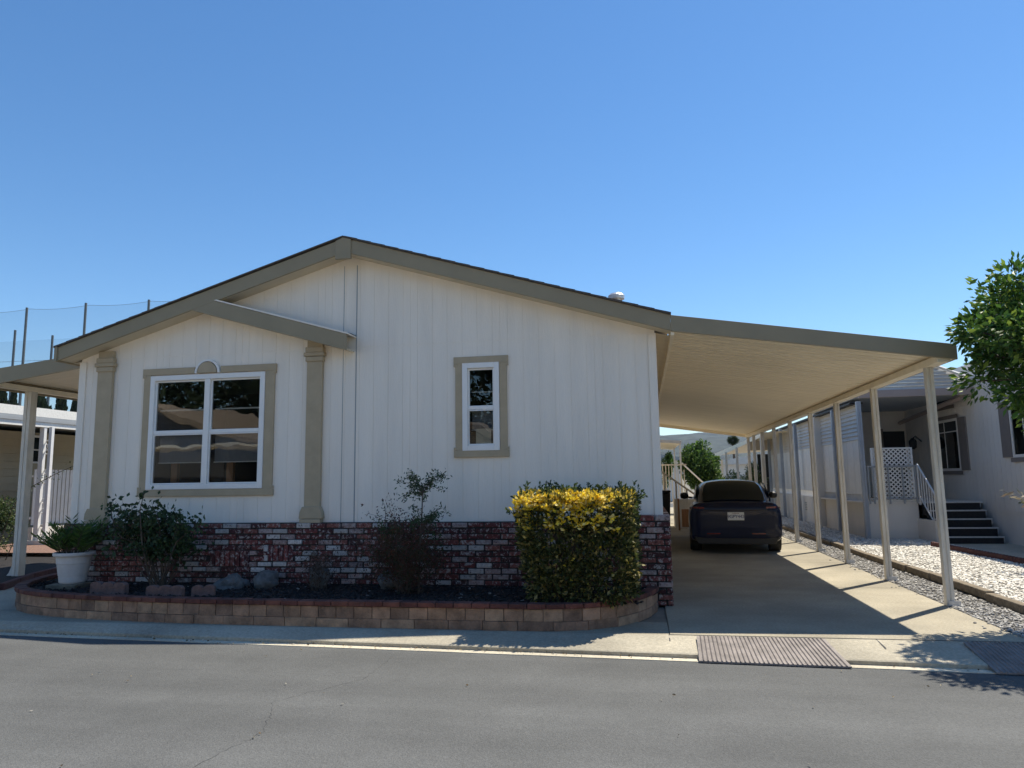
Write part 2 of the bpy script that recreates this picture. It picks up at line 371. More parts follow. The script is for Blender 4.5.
def stones(mb, x0, x1, y0, y1, n, s0, s1, z, pal, test=None):
    I = np.array(ico)
    for _ in range(n):
        x = rng.uniform(x0, x1); y = y0 + (y1 - y0) * rng.uniform() ** 1.35
        if test and not test(x, y): continue
        s = rng.uniform(s0, s1); A = I * np.array([s * rng.uniform(.8, 1.4), s * rng.uniform(.7, 1.1), s * rng.uniform(.45, .8)]) * rng.uniform(.8, 1.2, (12, 1))
        a = rng.uniform(0, 6.28); ca, sa = math.cos(a), math.sin(a)
        A = np.stack([A[:, 0] * ca - A[:, 1] * sa + x, A[:, 0] * sa + A[:, 1] * ca + y, A[:, 2] + z + s * .2], 1)
        b = pal[rng.integers(len(pal))]; k = rng.uniform(.8, 1.2); mb.add(A.tolist(), icof, tuple(q * k for q in b))
mb = MB(); stones(mb, 4.12, 6.25, 7.5, 16.9, 15500, .011, .024, .035, [(.76, .73, .65), (.82, .80, .72), (.68, .64, .56), (.52, .48, .41)])
stones(mb, 4.12, 5.05, 16.9, 27, 2500, .018, .034, .035, [(.62, .60, .54), (.52, .49, .43)])
stones(mb, 5.05, 6.2, 16.9, 17.9, 700, .018, .034, .035, [(.62, .60, .54), (.52, .49, .43)])
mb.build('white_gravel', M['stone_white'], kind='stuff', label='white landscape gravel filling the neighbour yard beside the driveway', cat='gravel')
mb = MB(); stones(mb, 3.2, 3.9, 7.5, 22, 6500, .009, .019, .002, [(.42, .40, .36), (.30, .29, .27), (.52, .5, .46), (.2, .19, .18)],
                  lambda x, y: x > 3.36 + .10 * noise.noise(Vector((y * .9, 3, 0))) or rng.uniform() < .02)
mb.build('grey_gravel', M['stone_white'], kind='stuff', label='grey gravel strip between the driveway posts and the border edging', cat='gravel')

mb = MB(); pts_ = []; dd_ = []
for k in range(300):
    x = rng.uniform(-8, 4); gut = rng.uniform() < .85
    y = yg(x) - abs(rng.normal() * .05) if gut else rng.uniform(3, 7.3)
    z = -.093 if y < yg(x) else -.06 + .055 * min(1, max(0, (y - yg(x)) / (7.32 - yg(x))))
    pts_.append((x, y, z + .004)); dd_.append((rng.normal(), rng.normal(), .12 + .1 * rng.uniform()))
leaves(mb, pts_, dd_, .028, [(.20, .13, .06), (.12, .09, .05), (.30, .24, .14), (.45, .42, .36)], .5)
mb.build('leaf_litter', M['leaf'], kind='stuff', label='scattered dry leaf litter and grit along the gutter and street', cat='leaf litter')
# ------------------------------------------------------------------ main home
W, F = 9.08, 8.78
XL, XR = -7.96, .21
PKX = -3.83
def rake_b(x):   # underside of rake fascia
    return 3.27 + (x + 8.10) * .2985 if x < PKX else 3.27 + (.39 - x) * .3055
def rake_t(x): return rake_b(x) + .195
home = thing('manufactured_home', (PKX, W, 0), 'white grooved siding home with tan trim, low gable roof and brick base', 'house')
holes = [(-6.80, -5.05, 1.44, 3.03), (-2.27, -1.78, 1.88, 3.02)]
brk = sorted(set([XL, PKX, XR] + [h[0] for h in holes] + [h[1] for h in holes]))
mb = MB()
for i in range(len(brk) - 1):
    a, b = brk[i], brk[i + 1]
    hs = [h for h in holes if h[0] <= a + 1e-6 and h[1] >= b - 1e-6]
    spans = [(.0, None)] if not hs else [(.0, hs[0][2]), (hs[0][3], None)]
    for lo, hi in spans:
        ta = rake_b(a) + .02 if hi is None else hi; tb = rake_b(b) + .02 if hi is None else hi
        mb.add([(a, W, lo), (b, W, lo), (b, W, tb), (a, W, ta)], [(0, 1, 2, 3)])
# side walls and back
mb.add([(XL, W, 0), (XL, W + 16, 0), (XL, W + 16, 3.31), (XL, W, 3.31)], [(0, 1, 2, 3)])
mb.add([(XR, W, 0), (XR, W + 16, 0), (XR, W + 16, 3.31), (XR, W, 3.31)], [(0, 1, 2, 3)])
mb.add([(XL, W + 16, 0), (XR, W + 16, 0), (XR, W + 16, 3.31), (PKX, W + 16, 4.5), (XL, W + 16, 3.31)], [(0, 1, 2, 3, 4)])
mb.build('wall', M['siding'], home)
# grooved siding boards proud of the wall
mb = MB(); SEAM = 3.30; TH = .0048
def board(a, b, lo, hi_fn):
    if b - a < .004: return
    mb.add([(a, W - TH, lo), (b, W - TH, lo), (b, W - TH, hi_fn(b)), (a, W - TH, hi_fn(a)), (a, W, lo), (b, W, lo), (b, W, hi_fn(b)), (a, W, hi_fn(a))],
           [(0, 1, 2, 3), (0, 3, 7, 4), (1, 5, 6, 2), (3, 2, 6, 7), (0, 4, 5, 1)])
pitch = .2032; g = .005
edges = []
x = XL + .10
while x < XR - .1:
    wv = pitch if (int(round((x - XL) / pitch)) % 6) else pitch * .5
    edges.append((x, min(x + wv - g, XR - .09))); x += wv
for a, b in edges:
    cuts = [a, b] + [h[k] for h in holes for k in (0, 1) if a < h[k] < b] + ([PKX] if a < PKX < b else [])
    cuts = sorted(cuts)
    for c0, c1 in zip(cuts[:-1], cuts[1:]):
        h = [h for h in holes if h[0] < (c0 + c1) / 2 < h[1]]
        if h: board(c0, c1, .9, lambda q: h[0][2]); board(c0, c1, h[0][3], lambda q: SEAM - .004)
        else: board(c0, c1, .9, lambda q: SEAM - .004)
    for c0, c1 in zip(cuts[:-1], cuts[1:]):
        board(c0, c1, SEAM + .010, lambda q: max(SEAM + .007, rake_b(q) + .015))
mb.build('siding', M['siding'], home)
MB().box(XL - .012, XL + .095, W - .025, W + .1, .95, 3.28).build('corner_trim', M['siding'], home, bevel=.003)
MB().box(XR - .085, XR + .014, W - .025, W + .1, .99, 3.30).build('corner_trim', M['siding'], home, bevel=.003)
mb = MB()
for cx_, hw in ((-3.745, .006), (-3.93, .003)): mb.box(cx_ - hw, cx_ + hw, W - .0095, W - .002, .95, min(4.45, rake_b(cx_)))
mb.build('seam_strip', M['grey_fascia'], home)
mb = MB()
for sgn in (0, 1):
    a, b = (XL, -8.12) if sgn == 0 else (.02, .40)
# soffit under eaves and rakes
S = .012
mb = MB(); mb.add([(-8.12, F + .02, rake_b(-8.12) + S), (PKX, F + .02, rake_b(PKX) + S), (.39, F + .02, rake_b(.39) + S), (.39, W + .01, rake_b(.39) + S), (PKX, W + .01, rake_b(PKX) + S), (-8.12, W + .01, rake_b(-8.12) + S)], [(0, 5, 4, 1), (1, 4, 3, 2)])
mb.add([(XR - .02, W, 3.31), (.40, W, 3.26), (.40, W + 16, 3.26), (XR - .02, W + 16, 3.31)], [(0, 1, 2, 3)])
mb.add([(XL + .02, W, 3.31), (-8.12, W, 3.27), (-8.12, W + 16, 3.27), (XL + .02, W + 16, 3.31)], [(0, 3, 2, 1)])
mb.build('soffit', M['soffit'], home)
# roof slabs
rf = MB(); Yb = W + 16.3
def T(x, dz): return (x, rake_t(x) + dz)
rf.prism([(-8.15, rake_t(-8.15) + .003), (PKX, rake_t(PKX) + .003), (PKX, rake_t(PKX) + .02), (-8.15, rake_t(-8.15) + .02)], F - .03, Yb)
rf.prism([(PKX, rake_t(PKX) + .003), (.41, rake_t(.41) + .003), (.41, rake_t(.41) + .02), (PKX, rake_t(PKX) + .02)], F - .03, Yb)
for k in range(22):    # shingle course steps showing along the rake
    for s in (0, 1):
        xa = -8.15 + k * .196 if s == 0 else .41 - k * .192
        xb = xa + (.19 if s == 0 else -.188)
        a, b = sorted((xa, xb)); e = .008
        za, zb = rake_t(a) + .021, rake_t(b) + .021
        if s == 0: rf.prism([(a, za), (b, zb), (b, zb + .001), (a, za + e)], F - .032, Yb)
        else: rf.prism([(a, za), (b, zb), (b, zb + e), (a, za + .001)], F - .032, Yb)
roof = rf.build('roof', M['roof'], home)
mb = MB(); mb.prism([(-8.12, rake_b(-8.12)), (PKX - .09, rake_b(PKX - .09)), (PKX - .09, rake_t(PKX - .09)), (-8.12, rake_t(-8.12))], F, F + .03)
mb.build('fascia', M['tan_dark'], home, bevel=.003)
mb = MB(); mb.prism([(PKX + .1, rake_b(PKX + .1)), (.40, rake_b(.40)), (.40, rake_t(.40)), (PKX + .1, rake_t(PKX + .1))], F, F + .03)
mb.build('fascia', M['tan_dark'], home, bevel=.003)
mb = MB(); mb.prism([(PKX - .105, 4.455), (PKX + .115, 4.455), (PKX + .115, rake_t(PKX + .115)), (PKX, rake_t(PKX)), (PKX - .105, rake_t(PKX - .105))], F - .018, F + .02)
mb.build('peak_plate', M['tan_dark'], home, bevel=.003)
MB().box(-8.145, -8.10, F - .02, F + .5, 3.26, 3.47).build('fascia_return', M['tan_dark'], home, bevel=.003)
# small gable in front of the bay
def sgt(x): return 3.435 + (-3.76 - x) * .292
sg = MB(); sg.prism([(-6.035, sgt(-6.035) - .215), (-3.765, sgt(-3.765) - .215), (-3.765, sgt(-3.765)), (-5.725, sgt(-5.725) - .002)], F + .002, F + .03)
sgo = sg.build('small_gable_fascia', M['tan_dark'], home, bevel=.003)
sr = MB(); sr.prism([(-5.70, sgt(-5.70) + .003), (-3.745, sgt(-3.745) + .003), (-3.745, sgt(-3.745) + .022), (-5.66, sgt(-5.66) + .022)], F - .004, W - .012)
sr.build('small_gable_roof', M['siding'], home)
MB().prism([(-5.64, sgt(-5.64) + .022), (-3.745, sgt(-3.745) + .022), (-3.745, sgt(-3.745) + .034), (-5.60, sgt(-5.60) + .034)], F + .12, W - .014).build('small_gable_flashing', M['roof'], home)
MB().prism([(-5.9, sgt(-5.9) - .20), (-3.77, sgt(-3.77) - .20), (-3.77, sgt(-3.77) - .185), (-5.9, sgt(-5.9) - .185)], F + .024, W - .012).build('small_gable_soffit', M['soffit'], home)
# vent pipe on roof
vp = MB(); vp.lathe([(.07, -.2), (.07, .28), (.062, .28), (.062, .30), (.115, .30), (.12, .35), (.09, .38), (.02, .39)], (-.28, 10.3, rake_t(-.28) + .10), 20)
vp.build('vent_pipe', M['galv'], home, smooth=False)
# pilasters
def pilaster(x0, x1, ztop, zc, zb):
    y = W - .012
    mb = MB(); mb.box(x0, x1, y - .055, y, zb + .16, ztop)
    o = mb.build('pilaster', M['tan'], home, bevel=.004)
    c = MB(); c.box(x0 - .018, x1 + .018, y - .075, y, zc - .0, zc + .07); c.box(x0 - .038, x1 + .038, y - .09, y, zc + .0705, zc + .125); c.box(x0 - .02, x1 + .02, y - .08, y, zc + .1255, zc + .20)
    c.build('capital', M['tan'], o, bevel=.012, seg=3)
    b = MB(); b.prism([(x0 - .055, zb + .035), (x1 + .055, zb + .035), (x1 + .045, zb + .12), (x1 + .012, zb + .19), (x0 - .012, zb + .19), (x0 - .045, zb + .12)], y - .09, y)
    b.box(x0 - .035, x1 + .035, y - .11, y, zb - .07, zb + .03); b.build('base', M['tan'], o, bevel=.006)
pilaster(-4.425, -4.205, 3.46, 3.13, 1.0)
pilaster(-7.635, -7.40, 3.42, 3.12, 1.0)
# windows
def frame_ring(mb, x0, x1, z0, z1, wd, y0, y1):
    mb.box(x0, x0 + wd, y0, y1, z0, z1); mb.box(x1 - wd, x1, y0, y1, z0, z1)
    mb.box(x0 + wd, x1 - wd, y0, y1, z0, z0 + wd); mb.box(x0 + wd, x1 - wd, y0, y1, z1 - wd, z1)
def window(x0, x1, z0, z1, tx0, tx1, tz0, tz1, cols, mid, arch=False):
    y = W - .009
    wo = MB(); frame_ring(wo, x0, x1, z0, z1, .07, y - .035, y + .05)
    fr = wo.build('window_frame', M['trim_white'], home, bevel=.005)
    t = MB(); tw = x0 - tx0
    t.box(tx0 + .02, x0 - .003, y - .025, y, tz0 + .09, tz1 - .09); t.box(x1 + .003, tx1 - .02, y - .025, y, tz0 + .09, tz1 - .09)
    t.box(tx0, tx1, y - .03, y, tz0, tz0 + .092)
    if arch:
        ax = (x0 + x1) / 2
        t.box(tx0, ax - .2, y - .03, y, tz1 - .092, tz1 - .0); t.box(ax + .2, tx1, y - .03, y, tz1 - .092, tz1 - .0)
    else: t.box(tx0, tx1, y - .03, y, tz1 - .092, tz1)
    t.box(tx0, tx0 + .055, y - .031, y, tz1 - .13, tz1 - .094); t.box(tx1 - .055, tx1, y - .031, y, tz1 - .13, tz1 - .094)
    t.box(tx0, tx0 + .055, y - .031, y, tz0 + .094, tz0 + .13); t.box(tx1 - .055, tx1, y - .031, y, tz0 + .094, tz0 + .13)
    t.build('window_trim', M['tan'], fr, bevel=.004)
    if arch:
        zc = tz1 - .09; k = MB()
        k.prism([(ax + .15 * math.cos(a), zc + .155 * math.sin(a)) for a in np.linspace(0, math.pi, 20)], y - .05, y)
        k.build('keystone_arch', M['tan'], fr, bevel=.004)
        k = MB(); n = 20; pts = [(ax + r * math.cos(a), zc + r * math.sin(a)) for r in (.185, .158) for a in (np.linspace(0, math.pi, n) if r == .185 else np.linspace(math.pi, 0, n))]
        for i in range(n - 1):
            a0, a1 = math.pi * i / (n - 1), math.pi * (i + 1) / (n - 1)
            k.prism([(ax + .16 * math.cos(a0), zc + .165 * math.sin(a0)), (ax + .19 * math.cos(a0), zc + .19 * math.sin(a0)), (ax + .19 * math.cos(a1), zc + .19 * math.sin(a1)), (ax + .16 * math.cos(a1), zc + .165 * math.sin(a1))], y - .042, y - .001)
        k.build('arch_trim', M['trim_white'], fr)
    n = len(cols)
    if n == 2:
        MB().box(cols[0][1] + .002, cols[1][0] - .002, y - .03, y + .045, z0 + .071, z1 - .071).build('mullion', M['trim_white'], fr, bevel=.005)
    for (c0, c1) in cols:
        zb, zt = z0 + .072, z1 - .072
        s = MB(); frame_ring(s, c0, c1, mid, zt, .022, y + .0, y + .03); s.box(c0, c1, y - .014, y + .02, mid - .03, mid + .018)
        frame_ring(s, c0 + .003, c1 - .003, zb, mid - .032, .016, y - .012, y + .018)
        s.build('sash', M['trim_white'], fr, bevel=.003)
        MB().box(c0 + .02, c1 - .02, y + .012, y + .016, mid + .018, zt - .02).build('pane', M['glass'], fr)
        MB().box(c0 + .016, c1 - .016, y + .0, y + .004, zb + .015, mid - .034).build('pane', M['glass'], fr)
        # roller shade behind, room beyond
        h = mid - zb
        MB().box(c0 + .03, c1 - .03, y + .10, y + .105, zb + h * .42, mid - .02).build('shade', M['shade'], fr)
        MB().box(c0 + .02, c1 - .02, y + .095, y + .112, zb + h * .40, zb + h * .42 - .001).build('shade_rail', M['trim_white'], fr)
        if n == 2:
            MB().box(c0 + .19, c0 + .29, y + .14, y + .2, zb - .02, mid - .03).build('room_post', M['wood'], fr, bevel=.004)
            MB().box(c0 + .03, c1 - .03, y + .07, y + .075, mid + .30, mid + .32).build('blind_rail', M['trim_white'], fr)
        else:
            MB().box(c0 + .10, c1 - .05, y + .010, y + .012, zb + .02, zb + .21).build('paper_sheet', M['paper'], fr)
            MB().box(c0 + .03, c1 - .03, y + .07, y + .075, mid + .20, mid + .212).build('blind_rail', M['trim_white'], fr)
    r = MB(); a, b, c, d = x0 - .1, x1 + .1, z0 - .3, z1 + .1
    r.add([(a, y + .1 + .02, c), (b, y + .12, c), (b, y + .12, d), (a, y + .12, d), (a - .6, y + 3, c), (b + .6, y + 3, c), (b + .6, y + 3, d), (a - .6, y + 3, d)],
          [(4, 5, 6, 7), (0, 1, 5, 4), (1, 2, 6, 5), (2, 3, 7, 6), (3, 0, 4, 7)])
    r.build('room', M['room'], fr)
window(-6.80, -5.05, 1.44, 3.03, -6.93, -4.89, 1.345, 3.135, [(-6.73, -5.955), (-5.875, -5.12)], 2.235, arch=True)
window(-2.27, -1.78, 1.88, 3.02, -2.385, -1.66, 1.795, 3.105, [(-2.2, -1.85)], 2.44)

# brick base
pal_r = [(.16, .042, .036), (.20, .055, .045), (.085, .028, .026), (.24, .085, .065), (.13, .035, .032)]
pal_w = [(.50, .46, .42), (.34, .26, .24), (.56, .52, .48), (.38, .27, .24)]
def brick_col(p=.36):
    if rng.uniform() < p: b = pal_w[rng.integers(4)]
    else: b = pal_r[rng.integers(5)]
    k = rng.uniform(.75, 1.2); return tuple(q * k for q in b)
def used_brick_material():
    m = M['brick']; nt = m.node_tree; N = nt.nodes; L = nt.links; b = N['Principled BSDF']
    old = b.inputs['Base Color'].links[0].from_socket; tc = N.new('ShaderNodeTexCoord')
    n = N.new('ShaderNodeTexNoise'); n.inputs['Scale'].default_value = 24; n.inputs['Detail'].default_value = 10; n.inputs['Roughness'].default_value = .75
    L.new(tc.outputs['Object'], n.inputs['Vector'])
    for (lo, hi, col) in ((.53, .575, (.46, .42, .385, 1)), (.44, .39, (.055, .024, .022, 1))):
        r = N.new('ShaderNodeMapRange'); r.inputs[1].default_value = lo; r.inputs[2].default_value = hi; r.inputs[4].default_value = .85; L.new(n.outputs['Fac'], r.inputs[0])
        x = N.new('ShaderNodeMix'); x.data_type = 'RGBA'; L.new(r.outputs[0], x.inputs[0]); L.new(old, x.inputs[6]); x.inputs[7].default_value = col; old = x.outputs[2]
    L.new(old, b.inputs['Base Color'])
used_brick_material()
BF = 8.93
mb = MB(); bh, bl, mj = .0685, .2, .01
nrow = 14; z00 = .0
special = [(-5.62, -5.18), (-5.05, -4.84)]
for r in range(nrow):
    z0 = z00 + r * (bh + mj * .0) ; z0 = .0 + r * .0705
    x = XL - .0 - (r % 2) * .1
    while x < .30:
        a, b = max(x, XL), min(x + bl, .30)
        if b - a > .03:
            if 6 <= r <= 9 and -5.66 < (a + b) / 2 < -5.14 and r < 9 or (7 <= r <= 9 and -4.9 < (a + b) / 2 < -4.55): pass
            else:
                dy = rng.uniform(-.007, .007)
                mb.box(a + rng.uniform(.002, .009), b - rng.uniform(.0, .006) if b < .3 else b, BF + dy, BF + .06, z0 + rng.uniform(.002, .009), z0 + bh - rng.uniform(.004, .012), brick_col(.32 + .12 * math.sin(x * 1.1 + r)))
        x += bl + mj
# soldier bricks replacing gaps
for (a, b, r0, r1, cw) in ((-5.70, -5.14, 6, 9, .08), (-4.94, -4.55, 7, 10, .12)):
    x = a
    while x < b:
        mb.box(x + .003, x + .062, BF - rng.uniform(0, .008), BF + .06, r0 * .0705 + .004, r1 * .0705 - .006, brick_col(cw)); x += .072
# side return
for r in range(14 + 1):
    y = BF + .065 + (r % 2) * .1
    while y < W + 3.5:
        mb.box(.235, .30 + rng.uniform(-.004, .004), y, y + bl, r * .0705 + .002, r * .0705 + bh - .004, brick_col()); y += bl + mj
# cap on the end pier
for k, x in enumerate((-.06, .125)):
    mb.box(x, x + .17, BF + .01, BF + .30, .99, 1.055, brick_col(.9))
bw = mb.build('brick_skirt', M['brick'], home, bevel=.006)
MB().box(XL + .003, .285, BF + .022, W - .012, .0, .985).build('mortar', M['brick_joint'], bw)
MB().box(.22, .280, W - .012, W + 3.5, .0, 1.03).build('mortar', M['brick_joint'], bw)

# ------------------------------------------------------------------ carport on the right
cp = thing('carport', (3.4, 9.24, 0), 'long cream metal carport with tan fascia shading the driveway', 'carport')
CY0, CY1 = F + .03, 24.6
def cz(x): return 3.315 - .155 * (x - .39)
mb = MB()
pw = .2; npn = int((CY1 - CY0) / pw)
for i in range(npn):
    y0 = CY0 + i * pw
    prof = [(0, 0), (.155, 0), (.163, .022), (.192, .022), (.2, 0)]
    for j in range(4):
        (a, za), (b, zb) = prof[j], prof[j + 1]
        x0, x1 = .40, 3.46
        mb.add([(x0, y0 + a, cz(x0) + za), (x0, y0 + b, cz(x0) + zb), (x1, y0 + b, cz(x1) + zb), (x1, y0 + a, cz(x1) + za)], [(0, 1, 2, 3)])
mb.build('roof_pan', M['cream_metal'], cp)
mb = MB(); mb.prism([(.40, cz(.40) + .05), (3.46, cz(3.46) + .05), (3.46, cz(3.46) + .058), (.40, cz(.40) + .058)], CY0, CY1)
mb.build('roof_sheet', M['cream_metal'], cp)
mb = MB(); mb.prism([(.402, 3.258), (3.54, 3.258 - .155 * 3.138), (3.54, 3.258 - .155 * 3.138 + .175), (.402, 3.458)], F - .004, F + .028)
mb.build('fascia', M['tan_dark'], cp, bevel=.003)
MB().box(3.50, 3.54, F + .03, CY1, 2.775, 2.935).build('gutter_fascia', M['tan_dark'], cp, bevel=.004)
mb = MB(); mb.box(3.34, 3.47, F + .03, CY1, 2.755, 2.835); mb.box(3.47, 3.498, F + .03, CY1, 2.775, 2.79)
mb.build('beam', M['cream_metal'], cp, bevel=.004)
MB().prism([(.40, 3.22), (3.46, 2.76), (3.46, 2.86), (.40, 3.33)], CY1 + .002, CY1 + .04).build('rear_fascia', M['cream_metal'], cp)
MB().box(.40, .44, F + .03, CY1, 3.215, 3.31).build('wall_ledger', M['cream_metal'], cp)
posts_y = [9.26, 11.36, 13.46, 15.5, 17.6, 19.7, 21.6, 23.2, 24.4]
def cpost(y, parent, x=3.4):
    mb = MB(); a = .042
    prof = [(-a, -a), (-.010, -a), (-.006, -a + .012), (.006, -a + .012), (.010, -a), (a, -a), (a, a), (-a, a)]
    n = len(prof); H = 2.755
    vs = [(x + p[0], y + p[1], 0.0) for p in prof] + [(x + p[0], y + p[1], H) for p in prof]
    mb.add(vs, [(i, (i + 1) % n, (i + 1) % n + n, i + n) for i in range(n)] + [tuple(range(n, 2 * n)), tuple(range(n - 1, -1, -1))])
    o = mb.build('post', M['cream_post'], parent, bevel=.004)
    b = MB(); b.box(x - .03, x + .10, y - .052, y - .044, .0, .06); b.box(x + .043, x + .12, y - .05, y + .05, .0, .012); b.build('base_plate', M['galv'], o)
for y in posts_y: cpost(y, cp)

# ------------------------------------------------------------------ left awning
aw = thing('side_awning', (-10.05, 10.4, 0), 'small cream patio awning with tan fascia on the left side of the home', 'awning')
mb = MB()
for i in range(40):
    x0, x1 = -10.13, -7.98; y0 = 9.29 + i * .12
    if y0 > 13.3: break
    mb.add([(x0, y0, 3.20), (x0, y0 + .095, 3.20), (x1, y0 + .095, 3.38), (x1, y0, 3.38), (x0, y0 + .12, 3.23), (x1, y0 + .12, 3.41)], [(0, 3, 2, 1), (1, 2, 5, 4)])
mb.build('roof_pan', M['cream_metal'], aw)
MB().prism([(-10.2, 2.975), (-8.0, 3.255), (-8.0, 3.46), (-10.2, 3.225)], 9.25, 9.28).build('fascia', M['tan_dark'], aw, bevel=.003)
MB().prism([(-10.2, 3.24), (-8.0, 3.42), (-8.0, 3.43), (-10.2, 3.25)], 9.285, 13.4).build('roof_sheet', M['cream_metal'], aw)
MB().box(-10.11, -9.99, 9.285, 13.4, 3.085, 3.165).build('beam', M['cream_metal'], aw, bevel=.004)
MB().box(-10.18, -10.14, 9.285, 13.4, 3.06, 3.235).build('gutter_fascia', M['tan_dark'], aw)
def simple_post(x, y, z1, parent, m, a=.05, z0=0):
    mb = MB(); mb.box(x - a, x - .006, y - a, y + a, z0, z1); mb.box(x - .006, x + .006, y - a + .01, y + a, z0, z1); mb.box(x + .006, x + a, y - a, y + a, z0, z1)
    return mb.build('post', m, parent, bevel=.003)
p = simple_post(-10.05, 10.4, 3.085, aw, M['cream_post'], .065, .07)
mb = MB(); mb.prism([(-10.21, .085), (-10.12, .085), (-10.12, .25), (-10.17, .13)], 10.34, 10.46); mb.build('base_plate', M['cream_post'], p)

# ------------------------------------------------------------------ planter
outer = [(-8.52, 9.9), (-8.42, 9.3), (-8.25, 8.75), (-8.05, 8.35), (-7.75, 8.02), (-7.35, 7.78), (-6.8, 7.62), (-6.1, 7.50), (-5, 7.41), (-3.6, 7.385), (-2.5, 7.385), (-1.5, 7.385), (-.95, 7.40), (-.6, 7.50), (-.3, 7.72), (-.08, 8.05), (.07, 8.45), (.14, 8.90)]
def resample(pts, step):
    pts = [Vector(p) for p in pts]
    # Catmull-Rom
    dense = []
    for i in range(len(pts) - 1):
        p0, p1, p2, p3 = pts[max(i - 1, 0)], pts[i], pts[i + 1], pts[min(i + 2, len(pts) - 1)]
        for t in np.linspace(0, 1, 12, endpoint=False):
            dense.append(.5 * ((2 * p1) + (-p0 + p2) * t + (2 * p0 - 5 * p1 + 4 * p2 - p3) * t * t + (-p0 + 3 * p1 - 3 * p2 + p3) * t ** 3))
    dense.append(pts[-1]); out = [dense[0]]; acc = 0
    for a, b in zip(dense[:-1], dense[1:]):
        d = (b - a).length
        while acc + d >= step:
            t = (step - acc) / d; a = a.lerp(b, t); d = (b - a).length; acc = 0; out.append(a.copy())
        acc += d
    return out
pl = thing('planter_wall', (-3.8, 7.4, 0), 'low curved garden wall of tan blocks with red brick cap in front of the home', 'planter')
blk = MB(); core = MB(); cap = MB()
def curve_blocks(mb, step, off, d, z0, z1, pal, gap=.006, jit=.004, start=0.0):
    P = resample(outer, step / 8)[int(start * 8):]
    for i in range(0, len(P) - 8, 8):
        a, b = P[i], P[i + 8]; t = (b - a).normalized(); nn = Vector((-t.y, t.x)) * 1.0
        if nn.y < 0 and abs(nn.y) > abs(nn.x) : pass
        j = rng.uniform(-jit, jit); a2 = a + t * gap / 2; b2 = b - t * gap / 2
        q = [a2 + nn * (off + j), b2 + nn * (off + j), b2 + nn * (off + d), a2 + nn * (off + d)]
        c = pal[rng.integers(len(pal))]; k = rng.uniform(.88, 1.1); c = tuple(v * k for v in c)
        jz = rng.uniform(-.002, .003)
        mb.add([(v.x, v.y, z0) for v in q] + [(v.x, v.y, z1 + jz) for v in q], [(0, 3, 2, 1), (4, 5, 6, 7), (0, 1, 5, 4), (1, 2, 6, 5), (2, 3, 7, 6), (3, 0, 4, 7)], c)
palb = [(.34, .21, .135), (.29, .18, .115), (.38, .245, .155), (.24, .15, .10)]
curve_blocks(blk, .36, 0, .09, -.01, .085, palb); curve_blocks(blk, .2, .006, .09, .089, .206, palb, start=.5, gap=.007)
curve_blocks(cap, .19, -.018, .13, .212, .262, [(.13, .046, .034), (.155, .06, .043), (.10, .036, .028)], gap=.006)
curve_blocks(core, .1, .02, .06, -.02, .235, [(.13, .11, .09)], gap=0, jit=0)
blk.build('block_course', M['block'], pl, bevel=.0035); cap.build('brick_cap', M['block'], pl, bevel=.008); core.build('mortar_core', M['mortar'], pl)
# soil
P = resample(outer, .15); mb = MB()
pts = [(p.x + .03, p.y + .09) for p in P[2:-1]] + [(.2, BF + .01), (-8.0, BF + .01), (-8.0, 9.9)]
mb.add([(x, y, .2) for x, y in pts], [tuple(range(len(pts)))])
struct(mb, 'planter_soil', M['mulch'])
def in_planter(x, y):
    if y > BF - .02 and x > -8.0: return False
    yy = np.interp(x, [p[0] for p in outer[3:15]], [p[1] for p in outer[3:15]])
    return x > -8.2 and x < -.05 and y > yy + .13
mb = MB()
cnt = 0
while cnt < 3600:
    x, y = rng.uniform(-8.2, 0), rng.uniform(7.4, 8.95)
    if not in_planter(x, y): continue
    cnt += 1; k = rng.uniform(.4, 2.2); c = (.022 * k, .015 * k, .014 * k)
    if rng.uniform() < .01: c = (.28, .26, .24)
    mb.obox((x, y, .2 + rng.uniform(.0, .02)), (rng.uniform(.015, .05), rng.uniform(.01, .025), rng.uniform(.006, .014)), rng.uniform(0, 6), rng.uniform(-.5, .5), rng.uniform(-.5, .5), c)
mb.build('mulch_chips', M['chip'], kind='stuff', label='dark bark mulch covering the planter soil', cat='mulch')

# rocks and edging blocks in planter
def rock(x, y, z, sx, sy, sz, seed, label, grp='grey rocks along the brick base'):
    bm = bmesh.new(); bmesh.ops.create_icosphere(bm, subdivisions=3, radius=1)
    for v in bm.verts:
        p = v.co.copy(); n = noise.fractal(p * 1.1 + Vector((seed * 7.3, 0, 0)), 1, 2, 4)
        n += .35 * abs(noise.noise(p * 2.3 + Vector((seed, 3, 1)))); q = p * (1 + .34 * n); v.co = Vector((q.x * sx, q.y * sy, q.z * sz))
    me = bpy.data.meshes.new('landscape_rock'); bm.to_mesh(me); bm.free(); me.materials.append(M['rock'])
    o = bpy.data.objects.new('landscape_rock', me); COL.objects.link(o); o.location = (x, y, z); o.rotation_euler.z = seed
    me.polygons.foreach_set('use_smooth', [seed % 2 == 0] * len(me.polygons)); tag(o, label, 'rock', grp)
rock(-5.14, 8.55, .25, .20, .15, .12, 1, 'low flat grey rock leftmost along the brick base')
rock(-4.72, 8.62, .29, .19, .15, .13, 2, 'large upright grey boulder against the brick base below the window')
rock(-4.02, 8.66, .34, .13, .11, .15, 3, 'small pale rock beside the dead twiggy plant')
rock(-2.98 - .12, 8.70, .27, .17, .13, .13, 4, 'grey rock beside the tall shrub with thin stems')
MB().obox((-7.40, 8.46, .225), (.40, .34, .06), .1).build('stone_slab', M['timber'], bevel=.012, label='flat stone slab under the white plant pot', cat='stone slab')
